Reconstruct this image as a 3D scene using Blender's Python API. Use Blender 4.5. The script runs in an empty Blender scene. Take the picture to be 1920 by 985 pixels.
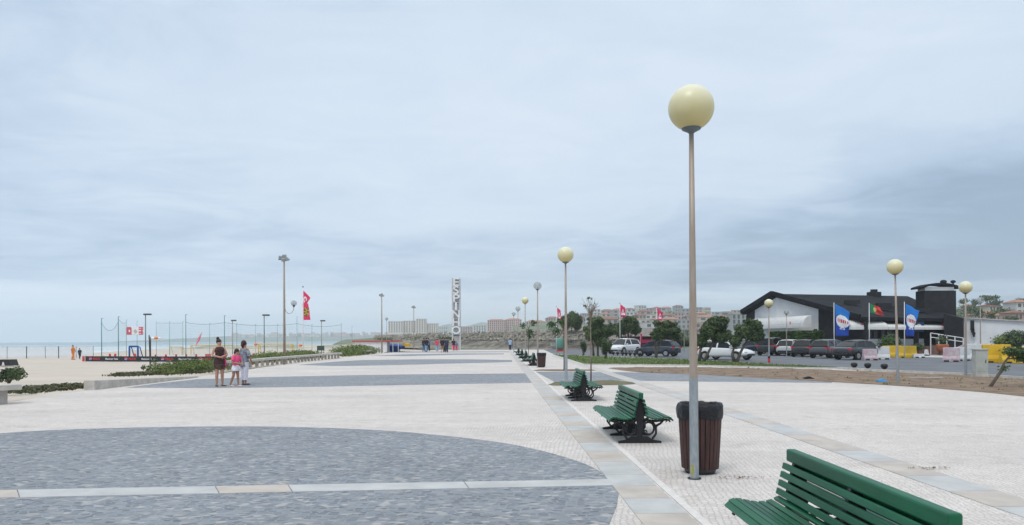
import bpy, bmesh, math, random
from math import radians as R, sin, cos, pi, sqrt
from mathutils import Vector, Matrix, noise
random.seed(7)
S = bpy.context.scene
COL = S.collection
# ------------------------------------------------------------------ camera
FPX, HX, HY, ROLL, EYE = 1350.0, 960.0, 637.0, 0.0045, 1.6
cd = bpy.data.cameras.new('camera'); cam = bpy.data.objects.new('camera', cd); COL.objects.link(cam)
cam.location = (0, 0, EYE); cam.rotation_euler = (R(90), ROLL, 0)
cd.sensor_width = 36; cd.lens = 36*FPX/1920; cd.shift_y = (HY-492.5)/1920
cd.clip_start = 0.05; cd.clip_end = 20000
S.camera = cam
# ------------------------------------------------------------------ light
S.view_settings.view_transform = 'Standard'; S.view_settings.look = 'None'
S.cycles.volume_bounces = 3; S.view_settings.gamma = 1; S.view_settings.exposure = 0.0
SUN_EL, SUN_AZ = R(58), R(-150)      # azimuth from +Y, clockwise
W = bpy.data.worlds.new('World'); S.world = W; W.use_nodes = True
def NT(nt):
    def N(typ, ins=None, **kw):
        n = nt.nodes.new(typ)
        for k, v in kw.items(): setattr(n, k, v)
        for k, v in (ins or {}).items():
            if isinstance(v, bpy.types.NodeSocket): nt.links.new(v, n.inputs[k])
            else: n.inputs[k].default_value = v
        return n
    return N
def ramp(N, fac, stops, interp='EASE'):
    n = N('ShaderNodeValToRGB', {0: fac}); cr = n.color_ramp; cr.interpolation = interp
    while len(cr.elements) < len(stops): cr.elements.new(0.5)
    for e, (p, c) in zip(cr.elements, stops):
        e.position = p; e.color = c if len(c) == 4 else (*c, 1)
    return n.outputs[0]
def M_(N, op, a, b=0.0, c=0.0, clamp=False):
    n = N('ShaderNodeMath', {0: a, 1: b, 2: c}, operation=op); n.use_clamp = clamp; return n.outputs[0]
def mix(N, fac, a, b, typ='MIX'):
    n = N('ShaderNodeMix', data_type='RGBA', blend_type=typ)
    for s in n.inputs:
        if s.name == 'Factor' and s.type == 'VALUE':
            if isinstance(fac, bpy.types.NodeSocket): n.id_data.links.new(fac, s)
            else: s.default_value = fac
        if s.name in 'AB' and s.type == 'RGBA':
            v = a if s.name == 'A' else b
            if isinstance(v, bpy.types.NodeSocket): n.id_data.links.new(v, s)
            else: s.default_value = v if len(v) == 4 else (*v, 1)
    return [o for o in n.outputs if o.type == 'RGBA'][0]
def build_world():
    nt = W.node_tree; nt.nodes.clear(); N = NT(nt)
    sky = N('ShaderNodeTexSky', sky_type='NISHITA'); sky.sun_disc = False
    sky.sun_elevation = SUN_EL; sky.sun_rotation = SUN_AZ
    tc = N('ShaderNodeTexCoord').outputs['Generated']
    sp = N('ShaderNodeSeparateXYZ', {0: tc}); x, y, z = sp.outputs
    zz = M_(N, 'ADD', M_(N, 'MAXIMUM', z, 0.0), 0.10)
    cx = M_(N, 'DIVIDE', x, zz); cy = M_(N, 'DIVIDE', y, zz)
    cv = N('ShaderNodeCombineXYZ', {0: cx, 1: cy, 2: 0.0}).outputs[0]
    n1 = N('ShaderNodeTexNoise', {'Vector': cv, 'Scale': 0.55, 'Detail': 5.0, 'Roughness': 0.5, 'Distortion': 0.35}).outputs[0]
    v2 = N('ShaderNodeMapping', {'Vector': tc, 'Scale': (1.5, 1.5, 8.5), 'Location': (0.4, 0, 1.3)}).outputs[0]
    n2 = N('ShaderNodeTexNoise', {'Vector': v2, 'Scale': 1.5, 'Detail': 4.0, 'Roughness': 0.45, 'Distortion': 0.3}).outputs[0]
    n3 = N('ShaderNodeTexNoise', {'Vector': cv, 'Scale': 2.6, 'Detail': 6.0, 'Roughness': 0.55, 'Distortion': 0.6}).outputs[0]
    # cloud brightness value: high = bright
    edge = M_(N, 'MULTIPLY', M_(N, 'SUBTRACT', n1, 0.5), 0.02)
    ze = M_(N, 'ADD', z, edge)
    base = ramp(N, ze, [(0.0, (.62,)*3), (0.060, (.64,)*3), (0.078, (.38,)*3), (0.125, (.46,)*3), (0.165, (.68,)*3), (0.26, (.80,)*3), (0.45, (.66,)*3)])
    leftglow = M_(N, 'MULTIPLY', ramp(N, M_(N, 'MULTIPLY', x, -1.0), [(0.06, (0, 0, 0)), (0.20, (1, 1, 1))]), ramp(N, ze, [(0.0, (.20,)*3), (0.060, (.24,)*3), (0.070, (0,)*3)]))
    rgt = M_(N, 'MULTIPLY', M_(N, 'MULTIPLY', M_(N, 'MAXIMUM', M_(N, 'SUBTRACT', x, 0.05), 0.0), 1.15),
             ramp(N, M_(N, 'SUBTRACT', ze, M_(N, 'MULTIPLY', x, 0.17)), [(0.0, (1, 1, 1)), (0.085, (.95,)*3), (0.125, (.30,)*3), (0.28, (0,)*3)]))
    lft = M_(N, 'MULTIPLY', M_(N, 'MAXIMUM', M_(N, 'SUBTRACT', -0.30, x), 0.0), ramp(N, z, [(0.06, (0, 0, 0)), (0.25, (1.2,)*3)]))
    n4 = N('ShaderNodeTexNoise', {'Vector': N('ShaderNodeMapping', {'Vector': cv, 'Rotation': (0, 0, R(24)), 'Scale': (1.0, 1.25, 1)}).outputs[0], 'Scale': 1.5, 'Detail': 8.0, 'Roughness': 0.6, 'Distortion': 0.8}).outputs[0]
    mot = ramp(N, n4, [(0.34, (0, 0, 0)), (0.66, (1, 1, 1))])
    t = M_(N, 'ADD', base, M_(N, 'MULTIPLY', M_(N, 'SUBTRACT', n1, 0.5), 1.0))
    t = M_(N, 'ADD', t, M_(N, 'MULTIPLY', M_(N, 'SUBTRACT', n2, 0.5), M_(N, 'MULTIPLY', M_(N, 'SUBTRACT', 0.42, z, clamp=True), 1.35)))
    t = M_(N, 'ADD', t, M_(N, 'MULTIPLY', M_(N, 'SUBTRACT', n3, 0.5), 0.22))
    t = M_(N, 'ADD', t, M_(N, 'MULTIPLY', M_(N, 'SUBTRACT', mot, 0.5), 0.20))
    t = M_(N, 'ADD', t, leftglow)
    t = M_(N, 'SUBTRACT', M_(N, 'ADD', t, 0.03), rgt); t = M_(N, 'SUBTRACT', t, lft)
    col = ramp(N, t, [(0.0, (3.3, 4.4, 5.95)), (0.15, (3.95, 5.15, 6.8)), (0.34, (5.1, 6.4, 8.1)), (0.62, (6.6, 7.8, 9.25)), (1.0, (7.6, 8.6, 9.8))], 'LINEAR')
    # overcast sky: the zenith (above the frame) is brighter than the horizon
    up = ramp(N, z, [(0.40, (1, 1, 1)), (1.0, (1.95, 1.72, 1.46))])
    col = mix(N, 1.0, col, up, 'MULTIPLY')
    col = mix(N, 0.94, sky.outputs[0], col)
    bg = N('ShaderNodeBackground', {'Color': col, 'Strength': 0.1})
    out = N('ShaderNodeOutputWorld', {'Surface': bg.outputs[0]})
build_world()
sd = bpy.data.lights.new('sun', 'SUN'); sd.energy = 1.25; sd.angle = R(20); sd.color = (1, .97, .93)
sun = bpy.data.objects.new('sun', sd); COL.objects.link(sun)
dv = Vector((sin(SUN_AZ)*cos(SUN_EL), cos(SUN_AZ)*cos(SUN_EL), sin(SUN_EL)))
sun.rotation_euler = dv.to_track_quat('Z', 'Y').to_euler(); sun.location = dv*50

# ------------------------------------------------------------------ helpers
def G(px, py, z=0.0):
    "ground point (height z) that stands at photo pixel px,py"
    u = (px-HX)/FPX; v = -(py-HY)/FPX
    dz = v*cos(ROLL)-u*sin(ROLL); dx = u*cos(ROLL)+v*sin(ROLL)
    Y = (z-EYE)/dz
    return Vector((dx*Y, Y, z))
def D(px, py, Y):
    "point seen at photo pixel px,py at distance Y"
    u = (px-HX)/FPX; v = -(py-HY)/FPX
    return Vector(((u*cos(ROLL)+v*sin(ROLL))*Y, Y, EYE+(v*cos(ROLL)-u*sin(ROLL))*Y))

def mat(name, col, rough=0.7, var=0.0, vscale=3.0, metal=0.0, bump=0.0, bscale=20.0, col2=None, spec=0.4, detail=4.0, stretch=(1, 1, 1), vstops=(.35, .65)):
    m = bpy.data.materials.new(name); m.use_nodes = True; nt = m.node_tree; N = NT(nt)
    b = nt.nodes['Principled BSDF']; b.inputs['Roughness'].default_value = rough; b.inputs['Metallic'].default_value = metal
    b.inputs['Specular IOR Level'].default_value = spec
    c = (*col, 1)
    b.inputs['Base Color'].default_value = c; m.diffuse_color = c
    tc = None
    if var > 0 or col2 or bump > 0:
        tc = N('ShaderNodeTexCoord').outputs['Object']
        tc = N('ShaderNodeMapping', {'Vector': tc, 'Scale': stretch}).outputs[0]
    if var > 0 or col2:
        n = N('ShaderNodeTexNoise', {'Vector': tc, 'Scale': vscale, 'Detail': detail, 'Roughness': .6}).outputs[0]
        if col2 is None: col2 = tuple(max(0, k*(1-var)) for k in col); c1 = tuple(min(1, k*(1+var*.6)) for k in col)
        else: c1 = col
        o = ramp(N, n, [(vstops[0], col2), (vstops[1], c1)], 'LINEAR')
        nt.links.new(o, b.inputs['Base Color'])
    if bump > 0:
        n = N('ShaderNodeTexNoise', {'Vector': tc, 'Scale': bscale, 'Detail': 5.0}).outputs[0]
        bp = N('ShaderNodeBump', {'Height': n, 'Strength': 1.0, 'Distance': bump})
        nt.links.new(bp.outputs[0], b.inputs['Normal'])
    return m

def cobble(name, cols, cell, joint, rowamp=0.0, big=0.12, rough=.75, rand=.75, jw=.07, stretch=(1, 1, 1), streak=0.0):
    "stone setts: random tone per stone, darker joints, broad stains"
    m = bpy.data.materials.new(name); m.use_nodes = True; nt = m.node_tree; N = NT(nt)
    b = nt.nodes['Principled BSDF']; b.inputs['Roughness'].default_value = rough; b.inputs['Specular IOR Level'].default_value = .3
    tc = N('ShaderNodeTexCoord').outputs['Object']
    dn = N('ShaderNodeTexNoise', {'Vector': tc, 'Scale': 0.7, 'Detail': 1.0}).outputs[1]
    tv = N('ShaderNodeVectorMath', {0: dn, 'Scale': .25}, operation='SCALE').outputs[0]
    tv = N('ShaderNodeVectorMath', {0: tc, 1: tv}, operation='ADD').outputs[0]
    tv = N('ShaderNodeMapping', {'Vector': tv, 'Scale': stretch, 'Rotation': (0, 0, R(8))}).outputs[0]
    v = N('ShaderNodeTexVoronoi', {'Vector': tv, 'Scale': 1/cell, 'Randomness': rand}, voronoi_dimensions='2D')
    e = N('ShaderNodeTexVoronoi', {'Vector': tv, 'Scale': 1/cell, 'Randomness': rand}, voronoi_dimensions='2D', feature='DISTANCE_TO_EDGE')
    h = N('ShaderNodeSeparateColor', {0: v.outputs['Color']}).outputs[0]
    k = len(cols)
    c = ramp(N, h, [(i/(k-1), q) for i, q in enumerate(cols)], 'LINEAR')
    jf = ramp(N, e.outputs['Distance'], [(0.0, (1, 1, 1)), (jw, (1, 1, 1)), (jw*1.9, (0, 0, 0))], 'LINEAR')
    c = mix(N, jf, c, joint)
    n = N('ShaderNodeTexNoise', {'Vector': tc, 'Scale': .35, 'Detail': 5.0, 'Roughness': .6}).outputs[0]
    st = ramp(N, n, [(.3, (1-big,)*3), (.7, (1+big*.4,)*3)], 'LINEAR')
    c = mix(N, 1.0, c, st, 'MULTIPLY')
    n = N('ShaderNodeTexNoise', {'Vector': tc, 'Scale': 3.2, 'Detail': 6.0, 'Roughness': .7}).outputs[0]
    st = ramp(N, n, [(.3, (1-big*1.3, 1-big*1.35, 1-big*1.4)), (.55, (1, 1, 1))], 'LINEAR')
    c = mix(N, 1.0, c, st, 'MULTIPLY')
    n = N('ShaderNodeTexNoise', {'Vector': tc, 'Scale': .9, 'Detail': 9.0, 'Roughness': .72, 'Distortion': .6}).outputs[0]
    st = ramp(N, n, [(.27, (.80, .77, .73)), (.42, (1, 1, 1))], 'LINEAR')
    c = mix(N, 1.0, c, st, 'MULTIPLY')
    if streak:
        mp = N('ShaderNodeMapping', {'Vector': tc, 'Scale': (.12, .9, 1), 'Rotation': (0, 0, R(4))}).outputs[0]
        n = N('ShaderNodeTexNoise', {'Vector': mp, 'Scale': 1.0, 'Detail': 4.0, 'Roughness': .6}).outputs[0]
        st = ramp(N, n, [(.36, (1-streak,)*3), (.56, (1, 1, 1))], 'LINEAR')
        c = mix(N, 1.0, c, st, 'MULTIPLY')
    nt.links.new(c, b.inputs['Base Color'])
    ed = ramp(N, e.outputs['Distance'], [(0.0, (0, 0, 0)), (.2, (1, 1, 1))])
    hh = M_(N, 'ADD', ed, M_(N, 'MULTIPLY', h, .4))
    bp = N('ShaderNodeBump', {'Height': hh, 'Strength': .7, 'Distance': .006})
    nt.links.new(bp.outputs[0], b.inputs['Normal'])
    return m

class MB:
    def __init__(s): s.v = []; s.f = []; s.mi = []; s.cur = 0; s.sm = []; s.smooth = False
    def add(s, vs, fs):
        o = len(s.v); s.v += [tuple(p) for p in vs]
        for f in fs: s.f.append([o+i for i in f]); s.mi.append(s.cur); s.sm.append(s.smooth)
        return s
    def box(s, c, d, rot=None, taper=1.0):
        x, y, z = [k/2 for k in d]; vs = []
        for sz in (-1, 1):
            t = taper if sz > 0 else 1
            for sx, sy in ((-1, -1), (1, -1), (1, 1), (-1, 1)): vs.append(Vector((sx*x*t, sy*y*t, sz*z)))
        if rot is not None: vs = [rot @ p for p in vs]
        c = Vector(c)
        return s.add([p+c for p in vs], [(0, 3, 2, 1), (4, 5, 6, 7), (0, 1, 5, 4), (1, 2, 6, 5), (2, 3, 7, 6), (3, 0, 4, 7)])
    def bar(s, a, b, w, h, up=(0, 0, 1)):
        a = Vector(a); b = Vector(b); d = (b-a); L = d.length; d.normalize(); u = Vector(up)
        r = d.cross(u); r.normalize(); u = r.cross(d)
        m = Matrix((r, d, u)).transposed()
        return s.box((a+b)/2, (w, L, h), m)
    def tube(s, pts, rr, n=8, cap=True, flat=1.0):
        pts = [Vector(p) for p in pts]
        if not hasattr(rr, '__len__'): rr = [rr]*len(pts)
        vs = []; fs = []; pu = None
        for i, p in enumerate(pts):
            d = (pts[min(i+1, len(pts)-1)]-pts[max(i-1, 0)]).normalized()
            if pu is None:
                a = Vector((0, 0, 1)) if abs(d.z) < .9 else Vector((1, 0, 0)); pu = d.cross(a).normalized()
            u = (pu-d*pu.dot(d)).normalized(); w = d.cross(u); pu = u
            for k in range(n):
                t = 2*pi*k/n; vs.append(p+(u*cos(t)+w*sin(t)*flat)*rr[i])
        for i in range(len(pts)-1):
            for k in range(n): k2 = (k+1) % n; fs.append((i*n+k, i*n+k2, (i+1)*n+k2, (i+1)*n+k))
        if cap: fs.append(tuple(range(n-1, -1, -1))); fs.append(tuple((len(pts)-1)*n+k for k in range(n)))
        return s.add(vs, fs)
    def loft(s, rings, n=12, cap=True):
        "rings: (cx,cy,cz,rx,ry)"
        vs = []; fs = []
        for (x, y, z, a, b) in rings:
            for k in range(n): t = 2*pi*k/n; vs.append((x+a*cos(t), y+b*sin(t), z))
        for i in range(len(rings)-1):
            for k in range(n): k2 = (k+1) % n; fs.append((i*n+k, i*n+k2, (i+1)*n+k2, (i+1)*n+k))
        if cap: fs.append(tuple(range(n-1, -1, -1))); fs.append(tuple((len(rings)-1)*n+k for k in range(n)))
        return s.add(vs, fs)
    def lathe(s, prof, c=(0, 0, 0), n=20, cap=True):
        return s.loft([(c[0], c[1], c[2]+z, r, r) for r, z in prof], n, cap)
    def ball(s, c, r, n=14, m=9, sc=(1, 1, 1)):
        rings = []
        for i in range(m+1):
            t = -pi/2+pi*i/m; q = max(cos(t), .001)
            rings.append((c[0], c[1], c[2]+sin(t)*r*sc[2], q*r*sc[0], q*r*sc[1]))
        return s.loft(rings, n)
    def prism(s, poly, a0, a1, axis='y'):
        "poly in the plane normal to axis (x,z for y; y,z for x; x,y for z), extruded a0..a1"
        n = len(poly); f = {'y': lambda p, t: (p[0], t, p[1]), 'x': lambda p, t: (t, p[0], p[1]), 'z': lambda p, t: (p[0], p[1], t)}[axis]
        vs = [f(p, a0) for p in poly]+[f(p, a1) for p in poly]
        fs = [tuple(range(n)), tuple(range(2*n-1, n-1, -1))]+[(i, (i+1) % n, n+(i+1) % n, n+i) for i in range(n)]
        return s.add(vs, fs)
    def build(s, name, m, parent=None, loc=None, bevel=0, fixn=True):
        me = bpy.data.meshes.new(name); me.from_pydata(s.v, [], s.f)
        ms = m if isinstance(m, (list, tuple)) else [m]
        for q in ms: me.materials.append(q)
        me.polygons.foreach_set('material_index', s.mi); me.polygons.foreach_set('use_smooth', s.sm)
        if fixn:
            bm = bmesh.new(); bm.from_mesh(me); bmesh.ops.recalc_face_normals(bm, faces=bm.faces[:]); bm.to_mesh(me); bm.free()
        me.update()
        o = bpy.data.objects.new(name, me); COL.objects.link(o)
        if parent: o.parent = parent
        if loc is not None: o.location = loc
        if bevel: b = o.modifiers.new('bevel', 'BEVEL'); b.width = bevel; b.segments = 2; b.limit_method = 'ANGLE'
        return o
def tag(o, label, cat, group=None, kind=None):
    if label: o['label'] = label
    if cat: o['category'] = cat
    if group: o['group'] = group
    if kind: o['kind'] = kind
    return o
def thing(name, label, cat, loc=(0, 0, 0), rz=0, group=None):
    o = bpy.data.objects.new(name, None); COL.objects.link(o); o.empty_display_size = .2
    o.location = loc; o.rotation_euler = (0, 0, rz); return tag(o, label, cat, group)
def copy_tree(o, parent=None):
    c = o.copy(); COL.objects.link(c)
    if parent: c.parent = parent
    for ch in o.children: copy_tree(ch, c)
    return c
def dup(o, loc, rz, label, sc=1.0):
    c = copy_tree(o); c.location = loc; c.rotation_euler = (0, 0, rz); c['label'] = label
    c.scale = (sc,)*3 if not hasattr(sc, '__len__') else sc
    return c
def skirt(o, dz=.03):
    "give a thin paving sheet real edges that reach down into the ground"
    bm = bmesh.new(); bm.from_mesh(o.data); ed = [e for e in bm.edges if e.is_boundary]
    r = bmesh.ops.extrude_edge_only(bm, edges=ed)
    for v in [g for g in r['geom'] if isinstance(g, bmesh.types.BMVert)]: v.co.z -= dz
    bm.to_mesh(o.data); bm.free(); return o
def sheet(name, pts, z, m, kind='structure', px=True):
    vs = [(*(G(*p)[:2]), z) if px else (p[0], p[1], z) for p in pts]
    mb = MB(); mb.add(vs, [tuple(range(len(vs)))])
    o = mb.build(name, m, fixn=False)
    if o.data.polygons[0].normal.z < 0: o.data.flip_normals()
    bm = bmesh.new(); bm.from_mesh(o.data); bmesh.ops.triangulate(bm, faces=bm.faces[:]); bm.to_mesh(o.data); bm.free()
    if kind: o['kind'] = kind
    if .001 < z < .02: skirt(o)
    return o
def smoothpts(pts, k=6):
    "Catmull-Rom through the open polyline"
    out = []; P = [Vector(p) for p in pts]
    for i in range(len(P)-1):
        a = P[max(i-1, 0)]; b = P[i]; c = P[i+1]; d = P[min(i+2, len(P)-1)]
        for j in range(k):
            t = j/k
            out.append(tuple(.5*((2*b)+(c-a)*t+(2*a-5*b+4*c-d)*t*t+(3*b-a-3*c+d)*t**3)))
    out.append(tuple(P[-1])); return out
def text_mesh(txt, size, depth, m, parent, name, loc, rot, sx=1.0):
    cu = bpy.data.curves.new('lettering', 'FONT'); cu.body = txt; cu.size = size; cu.extrude = depth; cu.align_x = 'CENTER'; cu.align_y = 'CENTER'; cu.offset = size*.012
    t = bpy.data.objects.new('lettering', cu); COL.objects.link(t)
    me = bpy.data.meshes.new_from_object(t.evaluated_get(bpy.context.evaluated_depsgraph_get()))
    bpy.data.objects.remove(t); me.materials.clear(); me.materials.append(m)
    o = bpy.data.objects.new(name, me); COL.objects.link(o); o.parent = parent; o.location = loc; o.rotation_euler = rot; o.scale = (sx, 1, 1)
    return o
def leaves(mb, blobs, n, size, rnd, shell=.5, jit=.0):
    "leaf-sized faces spread through ellipsoids (cx,cy,cz,rx,ry,rz)"
    wts = [b[3]*b[4]*b[5] for b in blobs]
    for _ in range(n):
        b = rnd.choices(blobs, wts)[0]
        d = Vector((rnd.gauss(0, 1), rnd.gauss(0, 1), rnd.gauss(0, 1))).normalized()
        q = (rnd.random()**shell)*(1+.12*rnd.gauss(0, 1))
        p = Vector((b[0]+d.x*b[3]*q, b[1]+d.y*b[4]*q, b[2]+d.z*b[5]*q))
        nrm = (d+Vector((rnd.gauss(0, .7), rnd.gauss(0, .7), rnd.gauss(0, .7)+.3))).normalized()
        a = nrm.orthogonal().normalized(); a = Matrix.Rotation(rnd.random()*6.28, 3, nrm) @ a; c = nrm.cross(a)
        s = size*(.6+.8*rnd.random())
        mb.add([p-a*s*.5, p+c*s*.28+nrm*s*.06, p+a*s*.55, p-c*s*.28+nrm*s*.06], [(0, 1, 2, 3)])
# ------------------------------------------------------------------ materials
m_light = cobble('pale_limestone_setts', [(.635, .585, .55), (.69, .645, .615), (.73, .69, .665), (.66, .615, .585)], .060, (.55, .50, .465), big=.10, rand=.5, streak=.08)
m_grey = cobble('grey_basalt_setts', [(.14, .16, .19), (.205, .232, .268), (.285, .31, .345), (.195, .222, .256), (.47, .45, .435)], .062, (.30, .32, .345), big=.14, rand=.85, stretch=(.72, 1.1, 1))
m_gran = mat('blue_grey_granite', (.485, .49, .485), .65, var=.12, vscale=2.5, bump=.002, bscale=60)
m_beige = mat('beige_granite', (.50, .45, .405), .65, var=.14, vscale=2.2, bump=.002, bscale=60)
m_joint = mat('light_stone_border', (.66, .63, .605), .7, var=.1, vscale=9)
m_sand = mat('beach_sand', (.55, .485, .415), .95, var=.07, vscale=.25, bump=.05, bscale=2.2)
m_soil = mat('dry_soil', (.15, .10, .068), .95, col2=(.28, .205, .145), vscale=1.7, bump=.04, bscale=9, detail=8)
m_lawn = mat('mown_grass', (.13, .20, .045), .9, col2=(.08, .125, .032), vscale=2.2, bump=.05, bscale=30, detail=8)
m_asph = mat('asphalt', (.15, .16, .178), .85, var=.18, vscale=.5, bump=.004, bscale=90)
m_white = mat('white_paint', (.78, .78, .78), .6, var=.07, vscale=1.5)
m_conc = mat('weathered_concrete', (.52, .49, .45), .85, var=.18, vscale=3.5, bump=.006, bscale=25)
m_concd = mat('grey_concrete', (.36, .35, .33), .85, var=.2, vscale=2.0, bump=.006, bscale=25)
m_rock = mat('grey_rock', (.36, .33, .285), .95, col2=(.19, .175, .145), vscale=.6, bump=.25, bscale=1.5, detail=9)
m_veg = mat('coastal_scrub', (.10, .14, .07), .95, col2=(.19, .19, .13), vscale=.05, bump=.6, bscale=.4, detail=8)
m_green = mat('green_gloss_paint', (.008, .125, .058), .42, col2=(.003, .07, .032), vscale=7, bump=.0015, bscale=30, spec=.32, stretch=(1, .12, 1), detail=8)
def flecks(m, col, lo=.66, hi=.69, sc=14):
    nt = m.node_tree; N = NT(nt); b = nt.nodes['Principled BSDF']; src = b.inputs['Base Color'].links[0].from_socket
    tc = N('ShaderNodeTexCoord').outputs['Object']; n = N('ShaderNodeTexNoise', {'Vector': tc, 'Scale': float(sc), 'Detail': 8.0, 'Roughness': .7}).outputs[0]
    f = ramp(N, n, [(lo, (0, 0, 0)), (hi, (1, 1, 1))], 'LINEAR'); nt.links.new(mix(N, f, src, col), b.inputs['Base Color'])
flecks(m_green, (.13, .13, .10))
m_iron = mat('black_cast_iron', (.012, .012, .014), .45, var=.3, vscale=12, bump=.002, bscale=50)
m_steel = mat('galvanised_pole', (.40, .34, .29), .5, col2=(.32, .24, .18), vscale=3.0, metal=.25, stretch=(4, 4, .5))
m_pole_low = mat('worn_grey_pole_paint', (.25, .29, .32), .5, col2=(.36, .38, .38), vscale=9, metal=.2, stretch=(3, 3, 1))
m_dark = mat('dark_grey_metal', (.045, .05, .055), .5)
m_gap = mat('globe_collar_metal', (.12, .14, .15), .5)
m_black = mat('black_plastic', (.014, .014, .016), .5)
m_bag = mat('black_bin_liner', (.010, .011, .014), .42, bump=.03, bscale=11, spec=.35)
m_wood = mat('brown_stained_slats', (.08, .034, .028), .6, col2=(.035, .016, .014), vscale=6, bump=.003, bscale=30, stretch=(6, 6, .6))
m_bark = mat('tree_bark', (.13, .105, .08), .9, var=.3, vscale=9, bump=.02, bscale=20, stretch=(3, 3, .6))
m_bark2 = mat('pale_sapling_bark', (.24, .19, .15), .9, var=.25, vscale=9)
def leafmat(name, a, b, sc=1.4):
    m = mat(name, a, .5, col2=b, vscale=sc, spec=.3, detail=3); m.use_backface_culling = False
    bs = m.node_tree.nodes['Principled BSDF']; bs.inputs['Subsurface Weight'].default_value = 0
    return m
m_leaf = leafmat('dark_evergreen_leaf', (.12, .17, .065), (.030, .055, .024))
m_leaf2 = leafmat('olive_hedge_leaf', (.20, .25, .06), (.085, .13, .035), 2.2)
m_leaf3 = leafmat('low_groundcover_leaf', (.12, .125, .05), (.055, .065, .03), 4)
m_leaf4 = leafmat('fresh_green_leaf', (.09, .15, .05), (.04, .075, .025))
m_hedge = leafmat('clipped_hedge_leaf', (.06, .12, .025), (.03, .06, .015))
m_red = mat('red_cloth', (.66, .03, .10), .8); m_wcloth = mat('white_cloth', (.8, .8, .82), .8)
m_redp = mat('red_plastic', (.55, .04, .04), .5); m_yel = mat('yellow_plastic', (.68, .43, .02), .45, var=.12, vscale=2)
m_blue = mat('blue_cloth', (.02, .12, .42), .8, var=.15, vscale=3)
m_blued = mat('blue_fabric', (.01, .08, .30), .8)
m_tealp = mat('far_faint_net_pole_paint', (.22, .36, .36), .6); m_teal = mat('green_net_pole_paint', (.08, .24, .23), .6); m_net = mat('green_netting', (.32, .45, .45), .9)  # far net poles: faintness with distance is put into the paler colour
m_glass = mat('dark_glass', (.008, .011, .014), .12, spec=.4)
m_brick = mat('brown_brick', (.22, .115, .09), .9, var=.25, vscale=4)
m_term = mat('terracotta', (.40, .13, .06), .8, var=.2, vscale=3)

# ------------------------------------------------------------------ ground sheets
def prom(px, py): return G(px, py)
m_sea = mat('sea_water', (.14, .26, .30), .35, bump=.25, bscale=.35, spec=.5)
def sea_nodes():
    nt = m_sea.node_tree; N = NT(nt); b = nt.nodes['Principled BSDF']
    tc = N('ShaderNodeTexCoord').outputs['Object']
    sp = N('ShaderNodeSeparateXYZ', {0: tc})
    mp = N('ShaderNodeMapping', {'Vector': tc, 'Scale': (.010, .045, 1)}).outputs[0]
    n = N('ShaderNodeTexNoise', {'Vector': mp, 'Scale': 1.0, 'Detail': 6.0, 'Roughness': .62}).outputs[0]
    near = N('ShaderNodeMapRange', {0: sp.outputs[1], 1: 100.0, 2: 900.0, 3: .12, 4: -.10}).outputs[0]
    f = ramp(N, M_(N, 'ADD', n, near), [(.50, (0, 0, 0)), (.60, (1, 1, 1))], 'LINEAR')
    c = mix(N, f, (.19, .28, .315), (.72, .77, .78))
    nt.links.new(c, b.inputs['Base Color'])
sea_nodes()
sheet('sea', [(-6400, -200), (3000, -200), (3000, 6300), (-6400, 6300)], -1.5, m_sea, px=False)
# beach: a ruled surface sloping down to the water
def beach():
    st = [(-30, -78), (40, -76), (85, -73), (110, -74), (140, -82), (180, -97), (240, -116), (300, -128), (360, -134), (430, -126), (500, -86), (560, -60)]
    st = smoothpts([(a, b, 0) for a, b in st], 4); mb = MB(); mb.smooth = True; vs = []; nx = 40
    for (Y, cx, _) in st:
        zc = -.18-.0026*max(Y, 0); x1 = 40
        for k in range(nx+1):
            t = k/nx; x = x1+(cx-x1)*t
            z = zc+.10*noise.noise(Vector((x*.06, Y*.05, 0)))*(1 if Y > 25 else 0)-.12*t
            if x > -9: z -= .25
            vs.append((x, Y, z))
        vs.append((cx-8, Y, -2.2)); vs.append((cx-40, Y, -4))
    w = nx+3; fs = [(i*w+k, i*w+k+1, (i+1)*w+k+1, (i+1)*w+k) for i in range(len(st)-1) for k in range(w-1)]
    mb.add(vs, fs); o = mb.build('beach', m_sand); o['kind'] = 'structure'; return o
beach()
# inland ground to the horizon
_g = sheet('ground', [(-17, 112), (-10, 109), (-26, 190), (-60, 420), (-150, 900), (-150, 3500), (5000, 3500), (5000, -60), (-8, -60)], -.08, m_veg, px=False); skirt(_g, 1.6)
paving_edge = [(-420, 830), (0, 757.5), (100, 741), (177, 731), (260, 720), (367, 707.5), (425, 699), (500, 688), (640, 671), (700, 664.5), (760, 659), (830, 656)]
pe = [tuple(G(*p)[:2]) for p in paving_edge]
sheet('promenade_paving', [(-13.5, -6)]+pe+[(20, 108), (22, 78), (90, 60), (90, -6)], 0, m_light, px=False)
# side skirt of the promenade slab towards the sand
mb = MB(); e = [(-13.5, -6)]+pe
for a, b in zip(e[:-1], e[1:]): mb.add([(*a, 0.0), (*b, 0.0), (*b, -.6), (*a, -.6)], [(0, 1, 2, 3)])
mb.build('promenade_kerb', m_conc)['kind'] = 'structure'
Z1, Z2, Z3 = .004, .008, .012
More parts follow.
